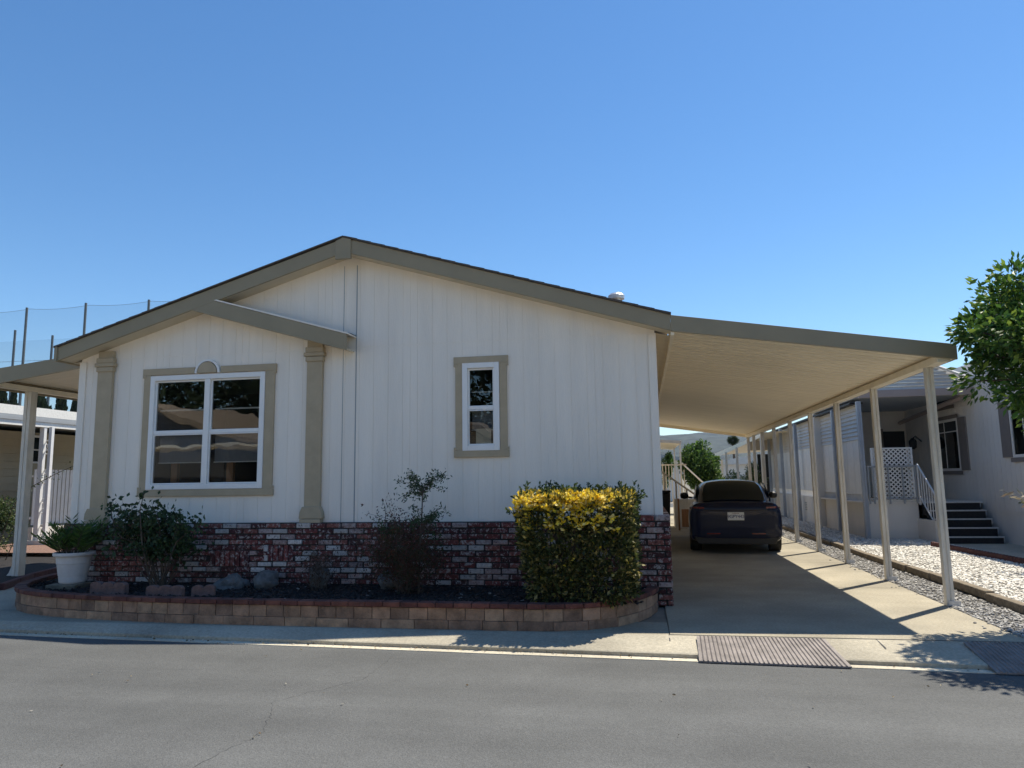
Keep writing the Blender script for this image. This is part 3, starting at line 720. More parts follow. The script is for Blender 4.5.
def scallop(x, y, rz, label, n=3, L=.42, h=.12):
    mb = MB(); pts = [(-L / 2, 0), (L / 2, 0)]
    for k in range(n - 1, -1, -1):
        cx0 = -L / 2 + (k + .5) * L / n
        for a in np.linspace(0.15, math.pi - .15, 7): pts.append((cx0 + L / n / 2 * math.cos(a) * .98, h * .72 + h * .28 * math.sin(a)))
    mb.prism(pts, -.035, .035); o = mb.build('edging_block', M['terracotta'], bevel=.006, label=label, cat='edging block', group='scalloped edging blocks in the planter')
    o.location = (x, y, .195); o.rotation_euler.z = rz
scallop(-6.45, 8.02, -.05, 'scalloped terracotta edging block between the pot and the rose bush', 3, .5, .15)
scallop(-5.62, 7.92, .04, 'scalloped terracotta edging block at the foot of the rose bush', 3, .46, .13)
scallop(-5.16, 7.98, .35, 'scalloped terracotta edging block tilted, right of the rose bush', 2, .26, .13)

# ------------------------------------------------------------------ vegetation
GR = [(.045, .085, .022), (.06, .11, .03), (.03, .06, .018), (.085, .14, .035)]
# clipped golden euonymus hedge
hg = thing('hedge_bush', (-.75, 8.15, .2), 'boxy clipped evergreen bush with bright yellow new leaves along its top', 'bush')
mb = MB(); X0, X1, Y0, Y1, Z0, Z1 = -1.34, -.10, 7.54, 8.60, .22, 1.35
n = 15500; P = np.empty((n, 3)); D = np.empty((n, 3)); i = 0
def hedge_pt(u):
    bx = (X1 - X0) / 2; sh_ = .10 * max(0, .3 - u[2]) if u[0] < 0 else .02 * max(0, .3 - u[2])
    q = Vector((u[0] * 2.6 + 3, u[1] * 2.6, u[2] * 2.6)); bump = .055 * noise.noise(q) + .04 * noise.noise(q * 3.1)
    return np.array([(X0 + X1) / 2 + u[0] * (bx - sh_ + bump), (Y0 + Y1) / 2 + u[1] * ((Y1 - Y0) / 2 + bump), (Z0 + Z1) / 2 + u[2] * ((Z1 - Z0) / 2 + bump * .6)])
while i < n:
    u = rng.uniform(-1, 1, 3); ax = rng.integers(0, 4); s = 1 - min(abs(rng.normal(0, .11)), 1)
    if ax == 0: u[1] = -s
    elif ax == 1: u[2] = s
    elif ax == 2: u[0] = s * (1 if rng.uniform() < .5 else -1)
    else: u[1] = s if rng.uniform() < .3 else -s
    if abs(u[0]) ** 7 + abs(u[1]) ** 7 + abs(u[2]) ** 7 > 1.15: continue
    p = hedge_pt(u); g_ = noise.noise(Vector((p[0] * 7, p[1] * 7, p[2] * 7 + 9)))
    if g_ < -.16 and rng.uniform() < .8: continue
    P[i] = p; D[i] = u * np.abs(u) ** 2 + rng.normal(size=3) * .6 + np.array([0, 0, .3]); i += 1
cl = np.array([noise.noise(Vector((p[0] * 4.5 + 5, p[1] * 2.0, p[2] * 6.0))) for p in P]); rr_ = rng.uniform(size=n)
edge = (P[:, 2] > 1.18 + .09 * cl) & (P[:, 0] < -.34) & (P[:, 1] < 8.05)
yel = (edge & (rr_ < .8)) | ((cl > .22) & (P[:, 2] > .98) & (P[:, 0] < -.22) & (rr_ < .7)) | ((P[:, 0] < -1.15) & (P[:, 2] > 1.0) & (rr_ < .45)) | (rr_ < .30 * np.exp(-(1.33 - P[:, 2]) / .16)) | (rr_ < .012)
gidx = ~yel
leaves(mb, P[gidx], D[gidx], .056, [(.065, .085, .022), (.04, .055, .018), (.10, .115, .032), (.075, .09, .028), (.17, .155, .05), (.025, .035, .012), (.30, .25, .09)], .55)
# loose shoots breaking the clipped outline
sp_ = []; sd_ = []
for q in range(70):
    u = rng.uniform(-1, 1, 3); u[2] = 1.0 if q < 45 else rng.uniform(0, .9)
    if q >= 45: u[0] = 1.0 if rng.uniform() < .6 else -1.0
    b0 = hedge_pt(u); d_ = np.array([rng.normal() * .4 + (u[0] * .8 if q >= 45 else 0), rng.normal() * .3, 1.0 if q < 45 else .5]); d_ /= np.linalg.norm(d_); L_ = rng.uniform(.03, .11)
    for t in np.linspace(0, 1, 6):
        for _ in range(2): sp_.append(b0 + d_ * L_ * t); sd_.append(d_ + rng.normal(size=3) * .7)
leaves(mb, sp_, sd_, .042, [(.05, .085, .022), (.08, .11, .03), (.035, .06, .018)], .5)
mb.build('foliage', M['leaf'], hg)
mb = MB(); leaves(mb, P[yel], D[yel], .054, [(.85, .62, .05), (.88, .70, .10), (.76, .54, .04), (.88, .74, .26), (.55, .42, .07), (.32, .27, .07)], .6)
tp = []; td = []
for q in range(150):
    if q < 105: x, y, z = rng.uniform(X0, X1 - .3), rng.uniform(Y0 - .02, Y0 + .22), 1.31 - .13 * rng.uniform() ** 1.5
    else: x, y, z = rng.uniform(-1.0, -.28), Y0 - .02, rng.uniform(.98, 1.25)
    for j in range(8): tp.append((x + rng.normal() * .014, y + rng.normal() * .012, z + rng.normal() * .012)); td.append((rng.normal() * .9, rng.normal() * .8 - .3, rng.uniform(-.1, 1)))
leaves(mb, tp, td, .050, [(.88, .66, .05), (.88, .70, .10), (.84, .58, .04), (.88, .76, .32)], .6)
mb.build('yellow_tips', M['petal'], hg)
mb = MB()
for q in range(14):
    a = rng.uniform(0, 6.28); x, y = -.75 + .1 * math.cos(a), 8.2 + .1 * math.sin(a); x2, y2 = -.75 + .5 * math.cos(a) * rng.uniform(.3, 1), 8.2 + .4 * math.sin(a) * rng.uniform(.3, 1)
    mb.tube([(x, y, .18), ((x + x2) / 2, (y + y2) / 2, .6), (x2, y2, 1.1)], .012, 5, .005)
mb.build('stems', M['bark'], hg)

def branchy(root, target_fn, nb, r0, seed, levels=2):
    """returns tube mesh of stems and list of twig end points with directions"""
    rnd = np.random.default_rng(seed); mb = MB(); ends = []
    for i in range(nb):
        t = target_fn(i, rnd); a = np.array(root) + rnd.normal(size=3) * np.array([.04, .03, 0]); t = np.array(t)
        mid = a + (t - a) * .5 + rnd.normal(size=3) * .07 + np.array([0, 0, .05])
        pts = [a, a + (mid - a) * .5 + rnd.normal(size=3) * .02, mid, mid + (t - mid) * .5 + rnd.normal(size=3) * .03, t]
        mb.tube(pts, r0, 5, r0 * .3)
        for j in range(levels * 3):
            k = rnd.uniform(.45, 1); s = mid + (t - mid) * max(0, (k - .5) * 2) if k > .5 else a + (mid - a) * k * 2
            e = s + rnd.normal(size=3) * .14 + (t - a) / np.linalg.norm(t - a) * .10
            mb.tube([s, (s + e) / 2 + rnd.normal(size=3) * .015, e], r0 * .4, 4, r0 * .15); ends.append((s, e))
        ends.append((mid, t))
    return mb, ends
# rose bush
ro = thing('rose_bush', (-6.0, 8.35, .2), 'dark loose rose bush with bare woody canes below the double window', 'bush')
def rt_(i, r):
    a = r.uniform(0, 6.28); rr = math.sqrt(r.uniform()) ; return (-6.10 + .60 * rr * math.cos(a), 8.30 + .38 * rr * math.sin(a), .72 + .48 * r.uniform() * (1.15 - rr * .45))
st, ends = branchy((-5.98, 8.35, .18), rt_, 20, .010, 4)
for pts in ([(-6.0, 8.2, .2), (-6.1, 8.1, .8), (-6.15, 8.1, 1.20), (-6.1, 8.1, 1.42)], [(-6.0, 8.3, .2), (-6.4, 8.2, .9), (-6.62, 8.2, 1.1), (-6.64, 8.2, 1.3)], [(-6.0, 8.3, .2), (-5.7, 8.2, .8), (-5.45, 8.2, 1.0), (-5.38, 8.2, 1.08)]):
    st.tube(pts, .011, 5, .004); ends.append((np.array(pts[-2]), np.array(pts[-1])))
st.build('stems', M['bark'], ro)
def leaf_on(ends, per, spread, seed=1):
    P = []; D = []
    for s, e in ends:
        s = np.array(s); e = np.array(e)
        for _ in range(per):
            k = rng.uniform(.2, 1.05); P.append(s + (e - s) * k + rng.normal(size=3) * spread); D.append(rng.normal(size=3) + np.array([0, 0, -.1]))
    return np.array(P), np.array(D)
P, D = leaf_on([e_ for e_ in ends if e_[1][2] > .62], 24, .045); mb = MB(); leaves(mb, P, D, .06, [(.03, .06, .02), (.045, .085, .03), (.025, .045, .018), (.06, .10, .04)], .65)
mb.build('foliage', M['leaf'], ro)
# nandina: reddish mass with tall stem
nd = thing('nandina_shrub', (-2.75, 8.3, .2), 'airy heavenly bamboo shrub with reddish lower leaves and one tall green tuft', 'shrub')
def nt_(i, r):
    a = r.uniform(0, 6.28); rr = math.sqrt(r.uniform()); return (-2.80 + .36 * rr * math.cos(a), 8.3 + .28 * rr * math.sin(a), .45 + .62 * r.uniform())
st, ends = branchy((-2.78, 8.3, .18), nt_, 26, .007, 5)
st.build('stems', M['bark'], nd)
P, D = leaf_on(ends, 38, .06); mb = MB(); leaves(mb, P, D, .036, [(.14, .05, .03), (.09, .035, .025), (.07, .055, .025), (.05, .06, .025)], .4); mb.build('foliage', M['leaf'], nd, label='reddish lower leaves')
st = MB(); st.tube([(-2.62, 8.3, .2), (-2.60, 8.28, .7), (-2.57, 8.27, 1.15), (-2.56, 8.26, 1.42)], .012, 6, .006); ends = []
for q in range(30):
    lvl = [(.98, .30), (1.38, .34)][0 if q % 5 < 2 else 1]
    a = rng.uniform(0, 6.28); s = np.array([-2.56, 8.27, lvl[0] + rng.uniform(-.08, .06)]); e = s + np.array([math.cos(a) * lvl[1] * rng.uniform(.6, 1), math.sin(a) * lvl[1] * .7, rng.uniform(-.08, .22)])
    m_ = (s + e) / 2 + np.array([0, 0, .05]); st.tube([s, m_, e], .004, 4, .0015); ends += [(s + (m_ - s) * .5, m_), (m_, e)]
for q in range(7):
    a = rng.uniform(0, 6.28); s = np.array([-3.0, 8.25, .9]); e = s + np.array([math.cos(a) * .2, math.sin(a) * .1, rng.uniform(.05, .2)]); st.tube([s, e], .003, 4, .0015); ends.append((s, e))
st.tube([(-2.8, 8.3, .2), (-2.95, 8.25, .6), (-3.0, 8.25, .9), (-3.02, 8.25, 1.22)], .007, 5, .003); ends += [(np.array((-3.0, 8.25, .95)), np.array((-3.02, 8.25, 1.22)))]
st.build('tall_stem', M['bark'], nd)
P, D = leaf_on(ends, 22, .024); mb = MB(); leaves(mb, P, D, .042, [(.045, .08, .028), (.03, .055, .02), (.06, .10, .035)], .35); mb.build('tuft', M['leaf'], nd, label='green tufts on the tall stem')
# dead twiggy plant
dt = thing('dry_twiggy_plant', (-4.05, 8.5, .2), 'small dried twiggy plant with brown leaves in front of the brick base', 'plant')
st, ends = branchy((-3.93, 8.45, .18), lambda i, r: (-3.93 + r.normal() * .13, 8.45 + r.normal() * .1, .42 + .3 * r.uniform()), 16, .004, 9)
st.build('stems', M['bark'], dt); P, D = leaf_on(ends, 7, .03); mb = MB(); leaves(mb, P, D, .03, [(.07, .045, .03), (.05, .03, .02), (.1, .07, .045)], .4); mb.build('foliage', M['leaf'], dt)
# potted fern palm
pt = thing('potted_plant', (-7.44, 8.52, .255), 'white plastic pot holding a bushy green palm on a stone slab', 'potted plant')
pr = [(.17, 0), (.185, .02), (.195, .10), (.20, .105), (.225, .25), (.232, .26), (.24, .35), (.275, .355), (.285, .37), (.285, .40), (.265, .405), (.245, .40), (.24, .33), (.02, .33)]
po = MB().lathe([(r_ * .86, z_ * .98) for r_, z_ in pr], (-7.40, 8.52, .256), 40).build('pot', M['pot'], pt, smooth=False)
mb = MB(); st = MB(); pc = np.array([-7.40, 8.52, .64])
for q in range(64):
    a = rng.uniform(0, 6.28); ln = rng.uniform(.36, .66); el = rng.uniform(.75, 1.45); d = np.array([math.cos(a) * math.cos(el), math.sin(a) * math.cos(el), math.sin(el)])
    b0 = pc + np.array([math.cos(a), math.sin(a), 0]) * rng.uniform(0, .12) - np.array([0, 0, .08]); pts = [b0 + d * ln * t + np.array([0, 0, -.22 * ln * t * t]) for t in np.linspace(0, 1, 5)]
    st.tube(pts, .005, 4, .002); Pp = []; Dd = []
    for t in np.linspace(.35, 1, 15):
        pnt = b0 + d * ln * t + np.array([0, 0, -.22 * ln * t * t]); side = np.cross(d, [0, 0, 1]); side /= np.linalg.norm(side)
        for s in (-1, 1): Pp.append(pnt); Dd.append(d * .8 + side * s * .9 + rng.normal(size=3) * .15)
    leaves(mb, Pp, Dd, .11, [(.06, .13, .022), (.09, .17, .03), (.12, .19, .04), (.05, .09, .02)], .15)
st.build('stems', M['leaf'] if False else M['bark'], pt); mb.build('fronds', M['leaf'], pt)

# street tree on right
def blob_tree(name, base, cc, rad, nleaf, lsize, pal, label, cat, seed, trunk_r=.07, clumps=26, group=None, wid=.45, fill=1.0):
    o = thing(name, base, label, cat, group); rnd = np.random.default_rng(seed)
    tm = MB(); cc = np.array(cc, float); rad = np.array(rad, float); b = np.array(base, float)
    top = cc + np.array([0, 0, -rad[2] * .3])
    tm.tube([b, b + (top - b) * .4 + rnd.normal(size=3) * .05 * rad[0], top], trunk_r, 8, trunk_r * .55)
    C = []
    for i in range(clumps):
        u = rnd.normal(size=3); u /= np.linalg.norm(u); k = rnd.uniform(.35, .92); c = cc + u * rad * k; C.append((c, rnd.uniform(.22, .40)))
        tm.tube([top, (top + c) / 2 + rnd.normal(size=3) * .05 * rad[0], c], trunk_r * .32, 5, trunk_r * .08)
    tm.build('trunk', M['bark'], o)
    P = []; D = []
    per = nleaf // clumps
    for c, s in C:
        u = rnd.normal(size=(per, 3)); u /= np.linalg.norm(u, axis=1, keepdims=True); r = rnd.uniform(size=(per, 1)) ** .5
        p = c + u * r * rad * s * fill; P.append(p); dd = u + rnd.normal(size=(per, 3)) * .6 + (p - cc) / rad * .4 + np.array([0, 0, -.05]); D.append(dd)
    mb = MB(); leaves(mb, np.concatenate(P), np.concatenate(D), lsize, pal, wid); mb.build('crown', M['leaf'], o)
    return o
blob_tree('yard_tree', (4.35, 8.1, 0), (4.28, 8.0, 2.78), (.98, .95, .98), 15500, .088,
          [(.06, .13, .022), (.09, .19, .03), (.04, .09, .017), (.06, .12, .022), (.22, .32, .05)], 'bushy green tree leaning in at the right edge beside the carport', 'tree', 21, .075, 95, wid=.42, fill=.74)  # brightest leaf tone imitates sunlit tips, spread at random
# ------------------------------------------------------------------ kerb ramps
def ramp(x0, x1, label):
    o = MB(); yf = lambda x: yg(x) - .15; A = lambda x: Vector((x, 7.24, .018)); B = lambda x: Vector((x, yf(x), -.080))
    c = [A(x0 + .02), A(x1), B(x1 + .07), B(x0)]
    o.add([tuple(v) for v in c] + [(v.x, v.y, v.z - .014) for v in c], [(0, 3, 2, 1), (0, 4, 7, 3), (3, 7, 6, 2), (1, 2, 6, 5)])
    o.add([tuple(c[0] - Vector((0, 0, .014))), tuple(c[3] - Vector((0, 0, .014))), (x0, yf(x0) + .02, -.092), (x0 + .02, 7.2, -.05)], [(0, 1, 2, 3)])
    n = int((x1 - x0) / .036)
    for i in range(1, n):
        t = i / n; a = A(x0 + .02 + (x1 - x0 - .02) * t); b = B(x0 + (x1 + .07 - x0) * t)
        dx = Vector((.009, 0, 0)); up = Vector((0, .001, .010))
        o.add([tuple(v) for v in (a - dx, a + dx, b + dx, b - dx, a + up, b + up)], [(0, 4, 5, 3), (4, 1, 2, 5), (0, 1, 4), (3, 5, 2)])
    return o.build('kerb_ramp', M['rust'], label=label, cat='ramp', group='steel kerb ramps')
ramp(.42, 1.58, 'rusty steel tread plate ramp on the kerb in front of the driveway')
ramp(2.72, 3.9, 'rusty steel tread plate ramp under the tree shadow at the right edge')

# border edging blocks
y = 7.9; k = 0
edge_places = ['nearest the street']
nblk = 0
while y < 22:
    L_ = .86
    mb = MB(); mb.box(-.055, .055, -L_ / 2, L_ / 2, 0, .10)
    o = mb.build('border_edging', M['timber'], bevel=.012, label='weathered tan concrete edging log between the white gravel and the grey strip', cat='edging', group='edging logs along the white gravel')
    o.location = (4.02 + .025 * math.sin(y * 1.3) - .012 * (y - 8), y + L_ / 2, -.01 + .02 * rng.uniform()); o.rotation_euler.z = rng.normal() * .015
    y += L_ + .02
# red scalloped edging right
p0, p1 = Vector((5.72, 16.2)), Vector((6.15, 10.5)); n = 12
d = (p1 - p0); st_ = d.length / n; ang = math.atan2(d.y, d.x)
for i in range(n):
    mb = MB(); pts = [(-st_ / 2 + .006, 0), (st_ / 2 - .006, 0)]
    for k in range(4, -1, -1):
        c0 = -st_ / 2 + (k + .5) * st_ / 5
        for a in np.linspace(.2, math.pi - .2, 5): pts.append((c0 + st_ / 10 * math.cos(a), .075 + .04 * math.sin(a)))
    mb.prism(pts, -.03, .03); o = mb.build('red_edging', M['red_edge'], label='red scalloped edging block between white gravel and the neighbour walkway', cat='edging block', group='red scalloped edging beside the neighbour steps')
    c = p0 + d * ((i + .5) / n); o.location = (c.x, c.y, .02); o.rotation_euler.z = ang
struct(MB().add([(6.18, 17.0, .034), (5.74, 16.95, .034), (6.18, 9, .034), (9, 9, .034), (9, 17.0, .034)], [(0, 1, 2, 3, 4)]), 'neighbour_path', M['concrete2'])
mb = MB(); st = MB(); dp = thing('dry_leafy_sprig', (5.9, 12.2, 0), 'sprig of pale curled leaves poking in at the right edge before the neighbour wall', 'plant')
ends = []
for q in range(9):
    e = np.array([5.62 + rng.normal() * .15, 12.2 + rng.normal() * .15, 1.15 + rng.normal() * .06]); s = np.array([6.1, 12.3, .5]); st.tube([(6.1, 12.3, .03), s, (s + e) / 2 + np.array([.1, 0, .12]), e], .006, 4, .002); ends.append(((s + e) / 2 + np.array([.1, 0, .12]), e))
P, D = leaf_on(ends, 5, .03); D[:, 0] -= 1; leaves(mb, P, D, .12, [(.30, .26, .18), (.22, .17, .12), (.16, .17, .09)], .3); st.build('stems', M['bark'], dp); mb.build('foliage', M['leaf'], dp)

# ------------------------------------------------------------------ car
car = thing('parked_car', (1.745, 14.85, 0), 'dark blue sedan seen from behind, parked in the carport shade', 'car')
CX, CYR = 1.745, 14.85
CW = .935
def loft(stations, n_close=False):
    mb = MB(); n = len(stations[0][1]) * 2 - 2; rows = []
    for s, prof in stations:
        # prof from bottom centre to top centre, (half width, z)
        pts = [(CX + w_ * CW, CYR + s, z) for w_, z in prof] + [(CX - w_ * CW, CYR + s, z) for w_, z in prof[-2:0:-1]]
        rows.append(pts)
    n = len(rows[0]); V = [p for r in rows for p in r]
    F_ = [(i * n + j, (i + 1) * n + j, (i + 1) * n + (j + 1) % n, i * n + (j + 1) % n) for i in range(len(rows) - 1) for j in range(n)]
    F_ += [tuple(range(n)), tuple(range(len(rows) * n - 1, (len(rows) - 1) * n - 1, -1))]
    mb.add(V, F_); return mb
def bp(w_, zb, zt, crown=.03, sh=.93):
    return [(0, zb), (w_ * .75, zb), (w_ * .95, zb + .05), (w_ * .99, zb + .16), (w_, .60), (w_ * .995, .78), (w_ * .965, .86), (w_ * .915, zt - .045), (w_ * .85, zt - .01), (w_ * .72, zt + .003), (w_ * .45, zt + crown * .6), (0, zt + crown)]
stn = [(.0, bp(.70, .29, .86, .0)), (.008, bp(.82, .26, .91, .0)), (.04, bp(.90, .23, .965, .01)), (.07, bp(.92, .22, 1.0, .012)), (.11, bp(.935, .21, .99, .015)), (.32, bp(.955, .2, .985, .03)), (.75, bp(.965, .19, .99, .04)), (1.4, bp(.965, .18, .985, .04)), (2.6, bp(.95, .18, .97, .04)), (3.4, bp(.945, .18, .93, .05)), (4.1, bp(.90, .2, .82, .05)), (4.5, bp(.78, .24, .68, .04)), (4.68, bp(.6, .3, .58, .02))]
body = loft(stn).build('body', M['car_paint'], car, smooth=True)
ss = body.modifiers.new('Sub', 'SUBSURF'); ss.levels = 2; ss.render_levels = 2
def gp(w_, zb, zt): return [(0, zb), (w_, zb), (w_ * .97, zb + (zt - zb) * .35), (w_ * .85, zb + (zt - zb) * .80), (w_ * .66, zt - .01), (w_ * .33, zt + .02), (0, zt + .028)]
gst = [(.30, gp(.62, .93, .975)), (.42, gp(.72, .93, 1.02)), (1.05, gp(.82, .93, 1.29)), (1.65, gp(.86, .93, 1.405)), (2.3, gp(.87, .93, 1.43)), (2.9, gp(.85, .93, 1.38)), (3.5, gp(.80, .93, 1.12)), (3.7, gp(.74, .9, .98))]
gh = loft(gst).build('cabin', M['car_paint'], car, smooth=True); ss = gh.modifiers.new('Sub', 'SUBSURF'); ss.levels = 2; ss.render_levels = 2
# rear window: follows the slope just outside the cabin
mb = MB(); rows = []
for t, s, z, wd in [(0, .36, 1.045, .60), (.33, .72, 1.185, .60), (.66, 1.08, 1.335, .56), (1, 1.40, 1.412, .50)]:
    rows.append([(CX + u * wd, CYR + s - .0 + .03 * abs(u) ** 2, z - .035 * abs(u) ** 3) for u in np.linspace(-1, 1, 9)])
V = [p for r in rows for p in r]; mb.add(V, [(i * 9 + j, i * 9 + j + 1, i * 9 + j + 10, i * 9 + j + 9) for i in range(3) for j in range(8)])
mb.build('rear_window', M['car_glass'], car, smooth=True)
for s in (-1, 1):   # side windows
    mb = MB(); q = [(CX + s * .75, CYR + 1.0, 1.06), (CX + s * .78, CYR + 1.7, 1.06), (CX + s * .79, CYR + 3.3, 1.04), (CX + s * .71, CYR + 2.5, 1.36), (CX + s * .71, CYR + 1.8, 1.36), (CX + s * .72, CYR + 1.3, 1.24)]
    mb.add(q, [(0, 1, 2, 3, 4, 5)]); mb.build('side_window', M['car_glass'], car)
    # mirror
    mb = MB(); bm_c = (CX + s * 1.0, CYR + 2.95, 1.07)
    mb.lathe([(.02, -.08), (.085, -.06), (.10, 0), (.085, .055), (.02, .075)], bm_c, 14); o = mb.build('side_mirror', M['plastic_black'], car, smooth=True)
    MB().tube([(CX + s * .82, CYR + 2.95, 1.02), (CX + s * .96, CYR + 2.95, 1.04)], .025, 6).build('mirror_arm', M['plastic_black'], o)
    # tail lamp: C-shaped band
    mb = MB()
    P3 = [(.58, .012, .895), (.66, .016, .90), (.75, .035, .90), (.82, .10, .89), (.865, .24, .885)]
    V = []
    for (w_, sy, z) in P3: V += [(CX + s * w_, CYR + sy - .018, z - .018), (CX + s * w_, CYR + sy - .018, z + .018)]
    mb.add(V, [(2 * i, 2 * i + 2, 2 * i + 3, 2 * i + 1) for i in range(4)])
    V2 = [(v[0], v[1] + .05, v[2]) for v in V]; o0 = len(mb.v); mb.add(V + V2, [(0, 1, 11, 10), (8, 18, 19, 9)] + [(2 * i + 1, 2 * i + 3, 2 * i + 13, 2 * i + 11) for i in range(4)] + [(2 * i, 2 * i + 10, 2 * i + 12, 2 * i + 2) for i in range(4)])
    mb.build('tail_lamp', M['tail'], car)
    MB().obox((CX + s * .42, CYR - .012, .40), (.25, .03, .022), s * .05).build('reflector', M['tail'], car)
    for yy in (.86, 3.72):
        wx = CX + s * .775
        t = MB(); n = 30; prof = [(.335, -.11), (.345, -.06), (.345, .06), (.335, .11), (.24, .11), (.24, -.11)]
        V = [(wx + o_, CYR + yy + r_ * math.cos(2 * math.pi * j / n), .345 + r_ * math.sin(2 * math.pi * j / n)) for r_, o_ in prof for j in range(n)]
        t.add(V, [(i * n + j, i * n + (j + 1) % n, ((i + 1) % 6) * n + (j + 1) % n, ((i + 1) % 6) * n + j) for i in range(6) for j in range(n)])
        wh = t.build('wheel', M['rubber'], car)
        t = MB(); V = [(wx + s * o_, CYR + yy + r_ * math.cos(2 * math.pi * j / n), .345 + r_ * math.sin(2 * math.pi * j / n)) for r_, o_ in [(.24, .09), (.2, .07), (.05, .09), (.01, .1)] for j in range(n)]
        t.add(V, [(i * n + j, i * n + (j + 1) % n, (i + 1) * n + (j + 1) % n, (i + 1) * n + j) for i in range(3) for j in range(n)]); t.build('rim', M['rim'], wh)
mb = MB(); mb.prism([(CX - .72, .20), (CX + .72, .20), (CX + .80, .34), (CX + .55, .31), (CX - .55, .31), (CX - .80, .34)], CYR - .005, CYR + .25); mb.build('diffuser', M['plastic_black'], car, bevel=.01)
MB().box(CX - .5, CX + .5, CYR + .3, CYR + 3.9, .17, .22).build('underbody', M['plastic_black'], car)
PX = CX + .01; pb = MB().box(PX - .155, PX + .155, CYR - .022, CYR - .010, .655, .81).build('licence_plate', M['plate'], car, bevel=.004)
def text_mesh(name, s, size, loc, m, parent, space=1.0, rx=R(90), ext=.001):
    c = bpy.data.curves.new(name, 'FONT'); c.body = s; c.size = size; c.align_x = 'CENTER'; c.align_y = 'CENTER'; c.extrude = ext; c.space_character = space
    t = bpy.data.objects.new(name + '_src', c); COL.objects.link(t); bpy.context.view_layer.update()
    me = bpy.data.meshes.new_from_object(t); bpy.data.objects.remove(t); me.materials.clear(); me.materials.append(m)
    o = bpy.data.objects.new(name, me); COL.objects.link(o); o.parent = parent; o.location = Vector(loc) - world_loc(parent); o.rotation_euler = (rx, 0, 0); return o
text_mesh('plate_number', '9GPY442', .088, (PX, CYR - .0235, .725), M['ink'], pb, .92)
text_mesh('plate_state', 'California', .034, (PX, CYR - .0235, .79), M['tail'], pb)
text_mesh('trunk_lettering', 'TESLA', .06, (CX, CYR + .012, .885), M['chrome'], car, 1.9)
mb = MB(); mb.tube([(CX - .60, CYR + .0, .845), (CX - .2, CYR - .012, .838), (CX + .2, CYR - .012, .838), (CX + .60, CYR + .0, .845)], .004, 4); mb.build('trunk_seam', M['black'], car)

car.rotation_euler.z = R(-4)
# ------------------------------------------------------------------ right neighbour home
nb = thing('neighbour_home', (7.5, 18, 0), 'grey white panelled home with taupe shutters and a raised porch on the right', 'house')
mb = MB(); WX = 7.5
y = 9.0
mb.box(WX, WX + .1, 9, 22.4, 0, 4.0)
while y < 22.3:
    mb.box(WX - .012, WX - .0005, y, y + .19, .70, 3.06); mb.box(WX - .012, WX - .0005, y, y + .19, 3.08, 4.0); mb.box(WX - .02, WX - .0005, y, y + .196, .02, .665); y += .2
mb.build('wall', M['gray_vinyl'], nb)
MB().box(WX - .035, WX - .021, 9, 18.2, .66, .69).build('skirt_band', M['gray_vinyl'], nb)
def nwindow(y0, y1, z0, z1, shut=None, grid=False):
    fr = MB(); x = WX - .013
    fr.box(x - .03, x, y0 - .06, y0, z0 - .06, z1 + .06); fr.box(x - .03, x, y1, y1 + .06, z0 - .06, z1 + .06); fr.box(x - .03, x, y0, y1, z1, z1 + .06); fr.box(x - .03, x, y0, y1, z0 - .06, z0)
    o = fr.build('window', M['gray_vinyl'], nb)
    MB().box(x - .012, x - .008, y0, y1, z0, z1).build('pane', M['glass'], o)
    MB().box(x - .004, x - .001, y0, y1, z0, z1).build('dark_backing', M['room'], o)  # dark sheet just behind the glass, same colour as the room walls
    if grid:
        b = MB(); b.box(x - .02, x - .013, y0, y1, z1 - .26, z1 - .235); b.box(x - .02, x - .013, (y0 + y1) / 2 + .1, (y0 + y1) / 2 + .13, z0, z1); b.build('bars', M['gray_vinyl'], o); MB().box(x - .0075, x - .0045, y0, (y0 + y1) / 2 + .09, z0, z1 - .26).build('screen', M['shade'], o)
    MB().box(x - .04, x - .031, y0 - .14, y1 + .14, z0 - .15, z0 - .062).build('trim', M['shutter'], o); MB().box(x - .04, x - .031, y0 - .14, y1 + .14, z1 + .062, z1 + .15).build('trim', M['shutter'], o)
    for (a, b) in (shut or []): MB().box(x - .035, x, a, b, z0 - .05, z1 + .06).build('shutter', M['shutter'], o)
nwindow(18.95, 20.2, 1.62, 2.76, [(18.45, 18.86)], True)
nwindow(15.2, 16.32, 1.86, 2.9, [(16.4, 16.80)], True)
nwindow(19.1, 20.3, 3.22, 3.42)
# roofs
mb = MB(); mb.prism([(7.2, 4.0), (11, 5.0), (14.5, 4.0), (14.5, 4.12), (11, 5.13), (7.2, 4.13)], 8.9, 17.2); mb.build('roof', M['tile'], nb)
mb = MB(); mb.prism([(WX + .1, 0), (14, 0), (14, 4), (WX + .1, 4)], 9.0, 9.1); mb.build('front_wall', M['gray_vinyl'], nb)
# recessed wall beyond porch (faces street)
mb = MB(); mb.box(5.0, 7.5, 22.4, 22.5, 0, 3.6); mb.build('porch_wall', M['gray_vinyl'], nb)
dr = MB(); dr.box(6.85, 7.42, 22.34, 22.398, .9, 2.72); d1 = dr.build('dark_doorway', M['black'], nb); MB().box(6.78, 6.85, 22.33, 22.399, .9, 2.8).build('door_frame', M['shutter'], d1)
dr = MB(); dr.box(5.3, 6.0, 22.34, 22.398, .9, 2.6); d1 = dr.build('dark_doorway', M['black'], nb); MB().box(6.0, 6.22, 22.34, 22.399, .9, 2.65).build('shutter', M['shutter'], d1)
sl = MB(); sl.tube([(7.35, 20.9, 2.35), (7.2, 20.9, 2.5), (7.15, 20.9, 2.45)], .02, 6); sl.lathe([(.03, 0), (.09, .05), (.10, .22), (.03, .3)], (7.13, 20.9, 2.15), 10); sl.build('wall_lamp', M['black'], nb)
